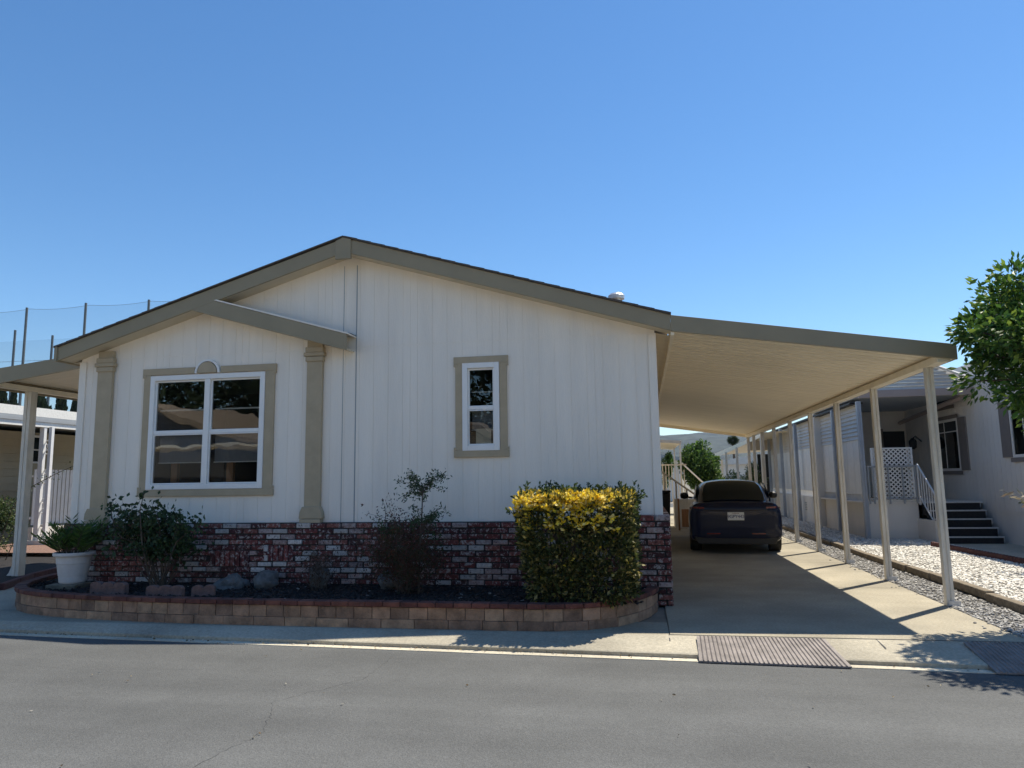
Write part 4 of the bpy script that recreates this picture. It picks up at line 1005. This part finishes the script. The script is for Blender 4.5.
# porch awning: beam, ceiling, gable with lap siding
pa = thing('porch_awning', (5.2, 17.9, 0), 'porch roof with mauve beam and grey lap siding gable at the neighbour home', 'awning')
MB().box(5.02, 7.49, 17.86, 17.96, 3.27, 3.44).build('beam', M['mauve'], pa, bevel=.005)
mb = MB(); z = 3.443
def glim(z): return 7.49 - max(0, (z - 3.62)) * 2.0
while z < 3.98:
    x1 = glim(z + .04); x0 = 5.0 + (z - 3.44) * 3.0
    mb.add([(x0, 17.93, z + .078), (x1, 17.93, z + .078), (x1, 17.885, z), (x0, 17.885, z), (x0, 17.93, z), (x1, 17.93, z)], [(3, 2, 1, 0), (4, 5, 2, 3)]); z += .08
mb.build('lap_siding', M['lap'], pa)
mb = MB(); mb.tube([(6.6, 17.86, 4.02), (7.48, 17.86, 3.62)], .035, 4); mb.build('rake_trim', M['white_paint'], pa)
mb = MB()
for i in range(15):
    y0 = 18.0 + i * .3; mb.box(5.02, 7.49, y0, y0 + .26, 3.28 + .02, 3.30 + .02); mb.box(5.02, 7.49, y0 + .26, y0 + .3, 3.34, 3.36)
mb.build('ceiling_pan', M['grey_fascia'], pa)
mb = MB(); mb.tube([(7.3, 18.1, 3.24), (7.3, 22.3, 2.95)], .06, 4); mb.build('rafter', M['mauve'], pa)
for y in (17.98, 20.3, 22.6, 25.2, 27.8, 30.4):
    simple_post(5.02, y, 3.2, pa, M['grey_post'], .05)
# long patio enclosure
en = thing('patio_enclosure', (5.2, 24, 0), 'long side porch enclosure with white panels below grey lap siding', 'porch')
mb = MB(); z = 2.35
while z < 3.2:
    mb.add([(5.16, 18.6, z), (5.16, 31, z), (5.20, 31, z + .1), (5.20, 18.6, z + .1), (5.20, 18.6, z), (5.20, 31, z)], [(0, 3, 2, 1), (0, 1, 5, 4)]); z += .1
mb.build('lap_siding', M['lap'], en)
mb = MB()
y = 18.7
while y < 31: mb.box(5.19, 5.215, y, y + .58, 1.06, 2.348); y += .6
mb.build('white_panel', M['white_paint'], en)
mb = MB(); mb.box(5.17, 5.23, 18.5, 31, 1.03, 1.06); y = 18.6
while y < 31: mb.box(5.18, 5.21, y, y + .03, .88, 1.03); y += .14
mb.build('rail', M['white_paint'], en)
mb = MB(); y = 18.25
while y < 31: mb.box(5.16, 5.20, y, y + 1.21, .0, .86); y += 1.22
mb.build('skirt', M['gray_vinyl'], en, bevel=.004)
mb = MB()
for y in (20.2, 24.8):
    for k in range(5): mb.box(5.148, 5.158, y, y + .25, .40 + k * .055, .43 + k * .055)
mb.build('vent', M['grey_fascia'], en)
MB().box(5.0, 5.3, 18.6, 31, 3.2, 3.24).build('roof_edge', M['black'], en)
# porch deck with skirt, lattice, rail and stairs
dk = thing('porch_deck', (5.9, 18.2, 0), 'raised porch deck with white lattice screen above a grey skirt', 'deck')
MB().box(5.08, 6.14, 18.0, 18.06, 0, .83).build('skirt', M['gray_vinyl'], dk, bevel=.004)
MB().box(5.05, 7.48, 17.98, 22.39, .83, .87).build('floor', M['gray_vinyl'], dk)
MB().box(6.10, 6.14, 17.0, 18.0, 0, .5).build('side_skirt', M['gray_vinyl'], dk)
lat = MB(); lx0, lx1, lz0, lz1 = 5.25, 6.08, .90, 2.08
stp = .10
for sg_ in (1, -1):
    k = -20
    while k < 40:
        # line x = x0 + (z-z0)*sg + k*stp
        pts = []
        c = k * stp
        t0, t1 = 0, lz1 - lz0
        fx = lambda t: (lx0 + c + t) if sg_ == 1 else (lx1 - c - t)
        if sg_ == 1: ta, tb = max(t0, -c), min(t1, (lx1 - lx0) - c)
        else: ta, tb = max(t0, -c), min(t1, (lx1 - lx0) - c)
        if tb - ta > .02:
            a = (fx(ta), lz0 + ta); b = (fx(tb), lz0 + tb); mx_, mz_ = (a[0] + b[0]) / 2, (a[1] + b[1]) / 2; L_ = math.hypot(b[0] - a[0], b[1] - a[1])
            lat.obox((mx_, 18.03 + .006 * sg_, mz_), (L_, .008, .027), 0, 0, -math.atan2(b[1] - a[1], b[0] - a[0]))
        k += 1
lo = lat.build('lattice', M['white_paint'], dk)
mb = MB(); frame_ring(mb, lx0 - .03, lx1 + .03, lz0 - .02, lz1 + .03, .035, 18.0, 18.05); mb.build('lattice_frame', M['white_paint'], lo)
mb = MB(); mb.box(5.1, 6.15, 17.95, 17.985, 1.66, 1.70); mb.box(5.1, 6.15, 17.95, 17.985, .93, .96)
for x in (5.12, 5.22, 5.55, 5.85, 6.12): mb.box(x - .015, x + .015, 17.955, 17.98, .83, 1.66)
mb.build('railing', M['grey_fascia'], dk)
sp = thing('porch_steps', (6.8, 17.5, 0), 'five dark carpeted steps with pale nosings leading to the neighbour porch', 'steps')
for k in range(5):
    z1 = .87 - k * .172; yb_ = 18.02 - k * .235
    s = MB(); s.box(6.22, 7.33, yb_ - .24, yb_, max(0, z1 - .3), z1 - .02); so_ = s.build('step', M['step'], sp)
    s = MB(); s.box(6.20, 7.35, yb_ - .26, yb_ - .235, z1 - .025, z1 + .004); s.box(7.332, 7.352, yb_ - .23, yb_, z1 - .12, z1); s.build('nosing', M['step_edge'], so_)
mb = MB(); mb.tube([(6.18, 17.98, 1.72), (6.18, 16.95, .95)], .022, 6); mb.tube([(6.18, 17.98, 1.0), (6.18, 16.95, .22)], .016, 6)
for k in range(8):
    t = k / 7; y = 17.96 - t * .98; mb.tube([(6.18, y, 1.0 - t * .74 ), (6.18, y, 1.70 - t * .74)], .012, 5)
mb.tube([(6.18, 17.98, .8), (6.18, 17.98, 1.72)], .022, 6); mb.tube([(6.18, 16.95, 0), (6.18, 16.95, .97)], .022, 6)
mb.build('handrail', M['white_paint'], sp)

# ------------------------------------------------------------------ left neighbour
ln = thing('beige_neighbour_home', (-16.5, 17, 0), 'beige lap sided home with pale flat roof edge behind the left awning', 'house')
mb = MB()
z = 0
while z < 3.0:
    mb.add([(-16.5, 11, z), (-16.5, 30, z), (-16.53, 30, z + .2), (-16.53, 11, z + .2), (-16.53, 11, z), (-16.53, 30, z)], [(0, 1, 2, 3), (4, 5, 1, 0)]); z += .2
mb.box(-24, -16.54, 11, 30, 0, 3.0); mb.build('wall', M['beige'], ln)
MB().box(-24, -14.15, 10, 32, 3.12, 3.17).build('roof', M['grey_fascia'], ln)
MB().box(-14.22, -14.15, 10, 32, 3.171, 3.38).build('roof_edge', M['pale_metal'], ln)
MB().box(-14.20, -14.13, 10, 32, 3.05, 3.119).build('fascia', M['grey_fascia'], ln)
MB().box(-14.24, -14.16, 10, 32, 2.93, 3.048).build('beam', M['pale_metal'], ln)
wm = MB(); wm.box(-16.49, -16.45, 17.0, 17.06, 2.15, 2.92); wm.box(-16.49, -16.45, 17.44, 17.5, 2.15, 2.92); wm.box(-16.49, -16.45, 17.06, 17.44, 2.50, 2.54); wm.box(-16.49, -16.45, 17.06, 17.44, 2.86, 2.92); wm.box(-16.49, -16.45, 17.06, 17.44, 2.15, 2.2)
wo = wm.build('window', M['white_paint'], ln); MB().box(-16.488, -16.47, 17.06, 17.44, 2.2, 2.86).build('pane', M['car_glass'], wo)
# ornamental post
op = thing('scroll_post', (-14.15, 15.2, 0), 'ornamental white iron porch post with scrolls at the neighbour patio', 'post')
mb = MB(); mb.box(-14.29, -14.17, 15.12, 15.2, 0.05, 2.93); mb.box(-14.04, -13.96, 15.12, 15.2, 0.05, 2.93); mb.build('upright', M['white_paint'], op)
for zc in (2.45, 1.75, 1.05, .45):
    mb = MB()
    for (dx, dz, fl) in ((0, .1, 1), (0, -.1, -1)):
        pts = []
        for t in np.linspace(0, 1, 16):
            a = t * 1.6 * math.pi * 1.1; r_ = .075 * (1 - t * .6); pts.append((-14.10 + fl * (r_ * math.cos(a)), 15.17, zc + dz + fl * r_ * math.sin(a)))
        mb.tube(pts, .014, 5)
    mb.tube([(-14.16, 15.17, zc - .15), (-14.06, 15.17, zc + .15)], .009, 5)
    mb.build('scroll', M['white_paint'], op)
# picket screen
pk = thing('picket_fence', (-15.2, 17.5, 0), 'white picket fence behind the ornamental post', 'fence')
mb = MB()
for i in range(22): mb.box(-15.21, -15.19, 16.0 + i * .13, 16.10 + i * .13, .55, 1.95 + .0)
mb.build('picket', M['lap'], pk); mb = MB(); mb.box(-15.24, -15.212, 15.95, 18.9, .7, .76); mb.box(-15.24, -15.212, 15.95, 18.9, 1.75, 1.8); mb.build('rail', M['gray_vinyl'], pk)
MB().box(-15.2, -15.05, 15.9, 19, 0, .5).build('base_board', M['gray_vinyl'], pk)
# bed for left post
struct(MB().add([(-14.2, 9.5, .08), (-9.5, 9.5, .08), (-10.05, 10.6, .08), (-10.35, 11.5, .08), (-10.3, 13.2, .08), (-14.2, 13.2, .08)], [(0, 1, 2, 3, 4, 5)]), 'side_bed_soil', M['mulch'])
struct(MB().add([(-15, 13.2, .16), (-10.3, 13.2, .16), (-10.3, 16, .16), (-15, 16, .16)], [(0, 1, 2, 3)]), 'side_bed_red_rock', M['red_rock'])
se = thing('side_bed_edging', (-10, 10, 0), 'red concrete edging of the garden bed under the left awning', 'edging')
mb = MB(); E_ = [(-14, 9.40), (-9.4, 9.45), (-9.98, 10.6), (-10.28, 11.5), (-10.24, 13.2), (-10.24, 16)]
for (ax_, ay_), (bx_, by_) in zip(E_[:-1], E_[1:]):
    L_ = math.hypot(bx_ - ax_, by_ - ay_); nn_ = max(1, int(L_ / .45)); an = math.atan2(by_ - ay_, bx_ - ax_)
    for k in range(nn_): t = (k + .5) / nn_; mb.obox((ax_ + (bx_ - ax_) * t, ay_ + (by_ - ay_) * t, .035), (L_ / nn_ - .008, .09, .12), an)
mb.build('block', M['red_edge'], se, bevel=.012)
mb = MB(); mb.box(-14.6, -10.3, 15.0, 15.12, .161, .25); mb.build('low_block', M['pale_metal'], se)
# shrub at far left and vine rail
blob_tree('garden_shrub', (-13.3, 12.9, .05), (-13.35, 12.9, .78), (.75, .6, .68), 5500, .06, [(.03, .055, .018), (.045, .08, .025), (.06, .1, .03), (.11, .13, .045)], 'dark green shrub at the left edge behind the awning post', 'shrub', 31, .02, 30, wid=.5)
vn = thing('climbing_vine', (-12.3, 12.6, .05), 'bare dark vine stem with sparse leaves arching across the ornamental post', 'vine')
st = MB(); path = [(-12.75, 12.6, .05), (-12.6, 12.6, .6), (-12.35, 12.55, 1.15), (-11.9, 12.5, 1.52), (-11.4, 12.5, 1.75), (-10.95, 12.5, 1.92)]
st.tube(path, .012, 5, .006); st.tube([(-12.5, 12.6, .05), (-12.3, 12.6, .5), (-12.0, 12.5, 1.4)], .01, 5, .004); st.tube([(-12.2, 12.6, .05), (-12.15, 12.6, .6), (-12.2, 12.5, 1.3)], .009, 5, .004); st.build('stems', M['bark'], vn)
ends = [(np.array(path[i]), np.array(path[i + 1])) for i in range(1, 5)] + [(np.array((-12.3, 12.6, .3)), np.array((-12.2, 12.5, 1.3)))] * 2
P, D = leaf_on(ends, 22, .05); mb = MB(); leaves(mb, P, D, .05, [(.035, .05, .02), (.05, .07, .03)], .55); mb.build('foliage', M['leaf'], vn)

# ------------------------------------------------------------------ golf net and cypresses far left
poles = [(-69.05, 70, 22.0), (-61.35, 70, 22.1), (-53.38, 70, 22.0), (-45.5, 70, 22), (-77, 70, 22)]
poles2 = [(-74.5, 73, 20.2), (-68.2, 73, 19.3), (-62.4, 73, 19.0)]
first = True
lab = {-69.05: 'tall grey net pole near the left edge, the highest left pole in view', -61.35: 'tall grey net pole standing alone over the left awning', -53.38: 'tall grey net pole whose top just clears the left roof slope', -45.5: 'net pole hidden behind the home', -77: 'tall net pole outside the left edge', -74.5: 'shorter net pole nearest the left edge', -68.2: 'shorter net pole between the two tall poles', -62.4: 'shorter net pole in the rear row behind the awning'}
for (x, y, h) in poles + poles2:
    if x in (-45.5, -77, -62.4): continue
    if x == -74.5: x2, lb = -73.4, lab[x]
    else: x2, lb = x, lab[x]
    o = MB().tube([(x2, y, 0), (x2, y, h)], .17, 10, .13).build('net_pole', M['net_pole'], label=lb, cat='pole', group='golf net poles'); 
nn = thing('golf_net', (-60, 70.2, 0), 'fine dark safety net strung between the tall poles', 'net')
V = []; xs_ = np.linspace(-80, -45.5, 60)
for x in xs_:
    ph = ((x + 45.5) / 7.8) % 1; V += [(x, 70.2, 4), (x, 70.2, 21.9 - .22 * (4 * ph * (1 - ph)))]
MB().add(V, [(2 * i, 2 * i + 2, 2 * i + 3, 2 * i + 1) for i in range(len(xs_) - 1)]).build('mesh', M['net'], nn)
mb = MB(); mb.tube([V[2 * i + 1] for i in range(len(xs_))], .018, 4); mb.tube([(-80, 70.2, 15.9), (-45, 70.2, 15.6)], .02, 4); mb.build('cable', M['net_pole'], nn)
V = []; xs_ = np.linspace(-80, -60.0, 30)
for x in xs_: V += [(x, 73.2, 4), (x, 73.2, 18.9)]
MB().add(V, [(2 * i, 2 * i + 2, 2 * i + 3, 2 * i + 1) for i in range(len(xs_) - 1)]).build('mesh', M['net'], nn)
def cypress(x, y, h, r, label):
    o = thing('cypress_tree', (x, y, 0), label, 'tree', 'cypress trees beyond the left neighbour')
    MB().tube([(x, y, 0), (x, y, h * .9)], .12, 6, .03).build('trunk', M['bark'], o)
    n = 1800; z = rng.uniform(.05, 1, n) ** .8; a = rng.uniform(0, 6.28, n); rr = r * np.minimum(1, (1 - z) * 2.3) ** .8 * np.sqrt(rng.uniform(.3, 1, n)) * (1 + .2 * np.sin(z * 40 + a))
    P = np.stack([x + rr * np.cos(a), y + rr * np.sin(a), z * h], 1); D = np.stack([np.cos(a) * .3, np.sin(a) * .3, np.ones(n)], 1); mb = MB()
    leaves(mb, P, D, .45, [(.02, .035, .015), (.03, .05, .02)], .4); mb.build('crown', M['leaf'], o)
for (x, h, r, lb) in ((-56.1, 10.9, .6, 'narrow dark cypress nearest the left edge'), (-54.9, 10.4, .4, 'slim cypress left of the awning post'), (-52.1, 10.6, .6, 'dark cypress just right of the awning post'), (-51.2, 8.2, .4, 'short slim cypress right of the awning post'), (-50.05, 10.3, .65, 'tallest leaning cypress between post and home'), (-48.7, 9.0, .4, 'short cypress next to the white corner of the home'), (-48.1, 9.9, .6, 'cypress half hidden by the corner of the home')):
    cypress(x, 55, h, r, lb)

# ------------------------------------------------------------------ behind the carport
struct(MB().box(-20, 40, 38, 44, -.019, -.008), 'rear_street', M['asphalt'])
bn = thing('trash_bin', (.53, 19.0, 0), 'black wheeled bin beside the side wall behind the brick pier', 'bin')
MB().add([(.44, 18.8, .08), (.62, 18.8, .08), (.62, 19.2, .08), (.44, 19.2, .08), (.41, 18.72, 1.12), (.66, 18.72, 1.12), (.66, 19.28, 1.12), (.41, 19.28, 1.12)], [(0, 3, 2, 1), (4, 5, 6, 7), (0, 1, 5, 4), (1, 2, 6, 5), (2, 3, 7, 6), (3, 0, 4, 7)]).build('body', M['plastic_black'], bn, bevel=.02)
MB().box(.40, .67, 18.68, 19.3, 1.122, 1.18).build('lid', M['plastic_black'], bn, bevel=.02)
# entry stairs of the home behind (handrail) and side awning behind
rs = thing('side_stairs', (1.3, 24.5, 0), 'cream side stairs with sloping handrails behind the parked car', 'stairs')
MB().tube([(1.35, 26, 2.0), (2.05, 26, 1.3)], .03, 6).build('handrail', M['cream_post'], rs)
mb = MB(); mb.tube([(.45, 22, 1.75), (1.55, 22, .95)], .03, 6)
for (x, z) in ((.62, 1.62), (.95, 1.38), (1.25, 1.17)): mb.box(x - .025, x + .025, 21.98, 22.02, 0, z)
mb.build('handrail', M['cream_post'], rs)
mb = MB()
for k in range(9): mb.box(.55 + k * .10, .58 + k * .10, 25.0, 25.04, .7, 2.0 - k * .03)
mb.box(.5, 1.45, 24.98, 25.05, 1.9, 1.95); mb.build('balusters', M['cream_post'], rs)
mb = MB(); mb.box(.9, 1.75, 22.6, 23.4, 0, .85); mb.build('landing', M['cream_post'], rs)
mb = MB(); mb.box(.62, .68, 21.6, 22.0, 0, 1.0); mb.box(.95, 1.0, 21.5, 21.54, 0, .9); mb.box(1.05, 1.25, 21.4, 21.5, .1, .6); mb.build('post', M['wood'], rs)
bh_ = thing('rear_carport', (1.25, 27, 0), 'cream carport of the home beyond with bright front fascia', 'carport')
MB().prism([(-3, 3.05), (1.42, 2.72), (1.42, 2.82), (-3, 3.2)], 26.9, 27.0).build('fascia', M['taupe_back'], bh_)
MB().prism([(-3, 3.12), (1.42, 2.76), (1.42, 2.80), (-3, 3.16)], 27.0, 34).build('roof', M['cream_metal'], bh_)
for y, xx in ((27.05, 1.34), (31, 1.30)): MB().box(xx, xx + .06, y, y + .06, 0, 2.84).build('post', M['cream_post'], bh_)
MB().box(-3, .6, 31, 31.1, 0, 2.8).build('wall', M['gray_vinyl'], bh_)
blob_tree('round_tree', (2.35, 31.5, 0), (2.38, 31.5, 1.95), (.86, .9, 1.0), 12000, .12, [(.06, .12, .03), (.08, .15, .035), (.04, .08, .02), (.16, .25, .05)], 'dense round clipped green tree behind the parked car', 'tree', 41, .08, 80, wid=.6, fill=.95)
blob_tree('garden_bush', (1.0, 33, 0), (1.0, 33, 2.0), (.4, .4, .75), 2200, .10, [(.07, .15, .03), (.10, .19, .04)], 'small light green bush under the rear carport edge', 'bush', 42, .03, 12)
blob_tree('flowering_bush', (4.2, 29, 0), (4.2, 29, 1.4), (.5, .5, .75), 3500, .08, [(.06, .11, .03), (.09, .15, .04), (.3, .28, .2)], 'loose bush with pale flowers between the carport posts', 'bush', 43, .03, 18)
blob_tree('low_bush', (3.75, 33, 0), (3.75, 33, 1.1), (.6, .5, .6), 2500, .09, [(.08, .15, .03), (.06, .11, .03)], 'low green bush behind the roof of the parked car', 'bush', 44, .03, 14)
# far carport right of car
fc = thing('far_carport', (3.4, 32, 0), 'row of cream posts under a sloping carport roof beyond the parked car', 'carport')
mb = MB(); mb.add([(4.3, 27, 2.93), (3.35, 38, 2.05 + .25), (3.35, 38, 2.35 + .2), (4.3, 27, 3.05)], [(0, 1, 2, 3)])
mb.add([(4.3, 27, 3.05), (3.35, 38, 2.55), (6.2, 38, 2.75), (6.2, 27, 3.15)], [(0, 1, 2, 3)]); mb.build('roof', M['cream_metal'], fc)
MB().box(4.25, 5.25, 30.8, 30.9, 2.55, 2.95).build('panel', M['taupe_back'], fc)
MB().box(4.68, 5.1, 31.2, 31.3, .3, 2.4).build('dark_doorway', M['black'], fc)  # dark opening under the carport, its shade put in as a black sheet
for (x, y) in ((4.28, 27.4), (4.1, 29.3), (3.9, 31.4), (3.7, 33.6), (3.5, 35.8), (3.4, 37.6), (3.15, 37.9), (3.75, 37.9), (3.95, 37.9)): MB().box(x - .045, x + .045, y, y + .09, 0, 2.35 + (38 - y) * .055 if x > 3.2 else 2.3).build('post', M['cream_post'], fc)
pm = thing('palm_tree', (9.3, 70, 0), 'distant fan palm silhouetted against the hills', 'tree')
MB().tube([(8.45, 70, 0), (8.4, 70, 4.8)], .14, 8, .10).build('trunk', M['bark'], pm)
mb = MB(); n = 900; u = rng.normal(size=(n, 3)); u /= np.linalg.norm(u, axis=1, keepdims=True); u[:, 2] = u[:, 2] * .7; leaves(mb, np.array([8.4, 70, 4.85]) + u * .15, u, .42, [(.025, .04, .02), (.04, .06, .025)], .12); mb.build('crown', M['leaf'], pm)
fh = thing('far_home', (8, 50, 0), 'pale low home beyond the rear street', 'house')
MB().box(4.6, 16, 50, 60, 0, 2.3).build('wall', M['gray_vinyl'], fh)
MB().prism([(4.3, 2.3), (16.3, 2.3), (16.3, 2.45), (10.3, 3.3), (4.3, 2.45)], 49.7, 60.3).build('roof', M['lap'], fh)
fh2 = thing('distant_home', (-3, 48, 0), 'pale home beyond the rear street behind the round tree', 'house')
MB().box(-12, 2.4, 48, 58, 0, 2.6).build('wall', M['gray_vinyl'], fh2)
MB().prism([(-12.3, 2.6), (2.7, 2.6), (2.7, 2.75), (-4.8, 4.0), (-12.3, 2.75)], 47.7, 58.3).build('roof', M['grey_fascia'], fh2)

# ------------------------------------------------------------------ hills
V = []; nx, ny = 140, 26
for j in range(ny):
    for i in range(nx):
        x = -1700 + 4000 * i / (nx - 1); y = 900 + 1500 * j / (ny - 1)
        t = j / (ny - 1); env = math.sin(min(1, t * 1.6) * math.pi / 2)
        side = .95 + .25 * noise.noise(Vector((x * .0012, 2, 0)))
        z = env * (104 * side + 26 * noise.fractal(Vector((x * .004, y * .004, 0)), 1, 2, 5) + 7 * noise.fractal(Vector((x * .02, y * .02, 4)), .8, 2, 5)) - 2
        V.append((x, y, z if j else -2))
F_ = [(j * nx + i, j * nx + i + 1, (j + 1) * nx + i + 1, (j + 1) * nx + i) for j in range(ny - 1) for i in range(nx - 1)]
struct(MB().add(V, F_), 'hills', M['hill'], smooth=True)

# ------------------------------------------------------------------ homes across the street (seen only in the window glass)
def opp(cx_, wd, label, m):
    o = thing('home_across_street', (cx_, -10, 0), label, 'house', 'homes across the street')
    MB().box(cx_ - wd / 2, cx_ + wd / 2, -26, -9.5, 0, 3.3).build('wall', m, o)
    MB().prism([(cx_ + wd / 2, 3.3), (cx_ - wd / 2, 3.3), (cx_, 4.9)], -26, -9.5).build('gable', m, o)
    MB().prism([(cx_ - wd / 2 - .5, 3.15), (cx_, 4.95), (cx_ + wd / 2 + .5, 3.15), (cx_ + wd / 2 + .5, 3.4), (cx_, 5.2), (cx_ - wd / 2 - .5, 3.4)], -26.3, -9.1).build('roof', M['opp_roof'], o)
    MB().box(cx_ - 2.4, cx_ - .6, -9.5, -9.42, 1.2, 2.6).build('window', M['car_glass'], o)
    MB().box(cx_ + wd / 2, cx_ + wd / 2 + 2.8, -25, -9.2, 2.9, 3.05).build('carport_roof', M['cream_metal'], o)
    if cx_ < -15: MB().box(cx_ - wd / 2, cx_ + wd / 2 + 2, -9.05, -6.8, 2.88, 2.96).build('added_shade_roof', M['cream_metal'], o)  # unseen roof added to shade the wall and darken its reflection
opp(-10.5, 8.6, 'cream gabled home across the street reflected in the double window', M['opp_wall']); opp(1.5, 8, 'white gabled home across the street opposite the driveway', M['opp_wall'])
opp(-21.2, 8.6, 'slate grey gabled home across the street further left, walls kept dark for the window reflection', M['slate']); opp(14, 8.6, 'cream gabled home across the street further right', M['opp_wall'])

for (x, h, lb) in ((-46, 12, 'leftmost dark tree across the street'), (-37, 13, 'tall dark tree second from the left across the street'), (-28, 12, 'dark tree third from the left across the street'), (-18, 11, 'broad dark tree behind the cream home across the street'), (-8, 12, 'tallest dark tree across the street'), (0, 11, 'dark tree behind the white home across the street'), (9, 10, 'spreading dark tree right of the homes across the street')):
    blob_tree('shade_tree', (x, -31, 0), (x, -31, h * .62), (5.6, 3, h * .42), 5000, .55, [(.03, .05, .02), (.04, .06, .025)], lb, 'tree', 60 + int(h) + int(abs(x)), .3, 40, group='trees behind the homes across the street')

# air: faint haze between here and the hills
hz = bpy.data.materials.new('thin_haze'); hz.use_nodes = True; nt = hz.node_tree; nt.nodes.remove(nt.nodes['Principled BSDF'])
pv = nt.nodes.new('ShaderNodeVolumePrincipled'); pv.inputs['Color'].default_value = (.55, .76, 1, 1); pv.inputs['Density'].default_value = .00010; pv.inputs['Anisotropy'].default_value = 0.0
nt.links.new(pv.outputs[0], nt.nodes['Material Output'].inputs['Volume'])
MB().box(-1900, 2500, -80, 2600, -3.2, 165).build('haze', hz, kind='stuff', label='thin blue haze in front of the far hills', cat='haze')
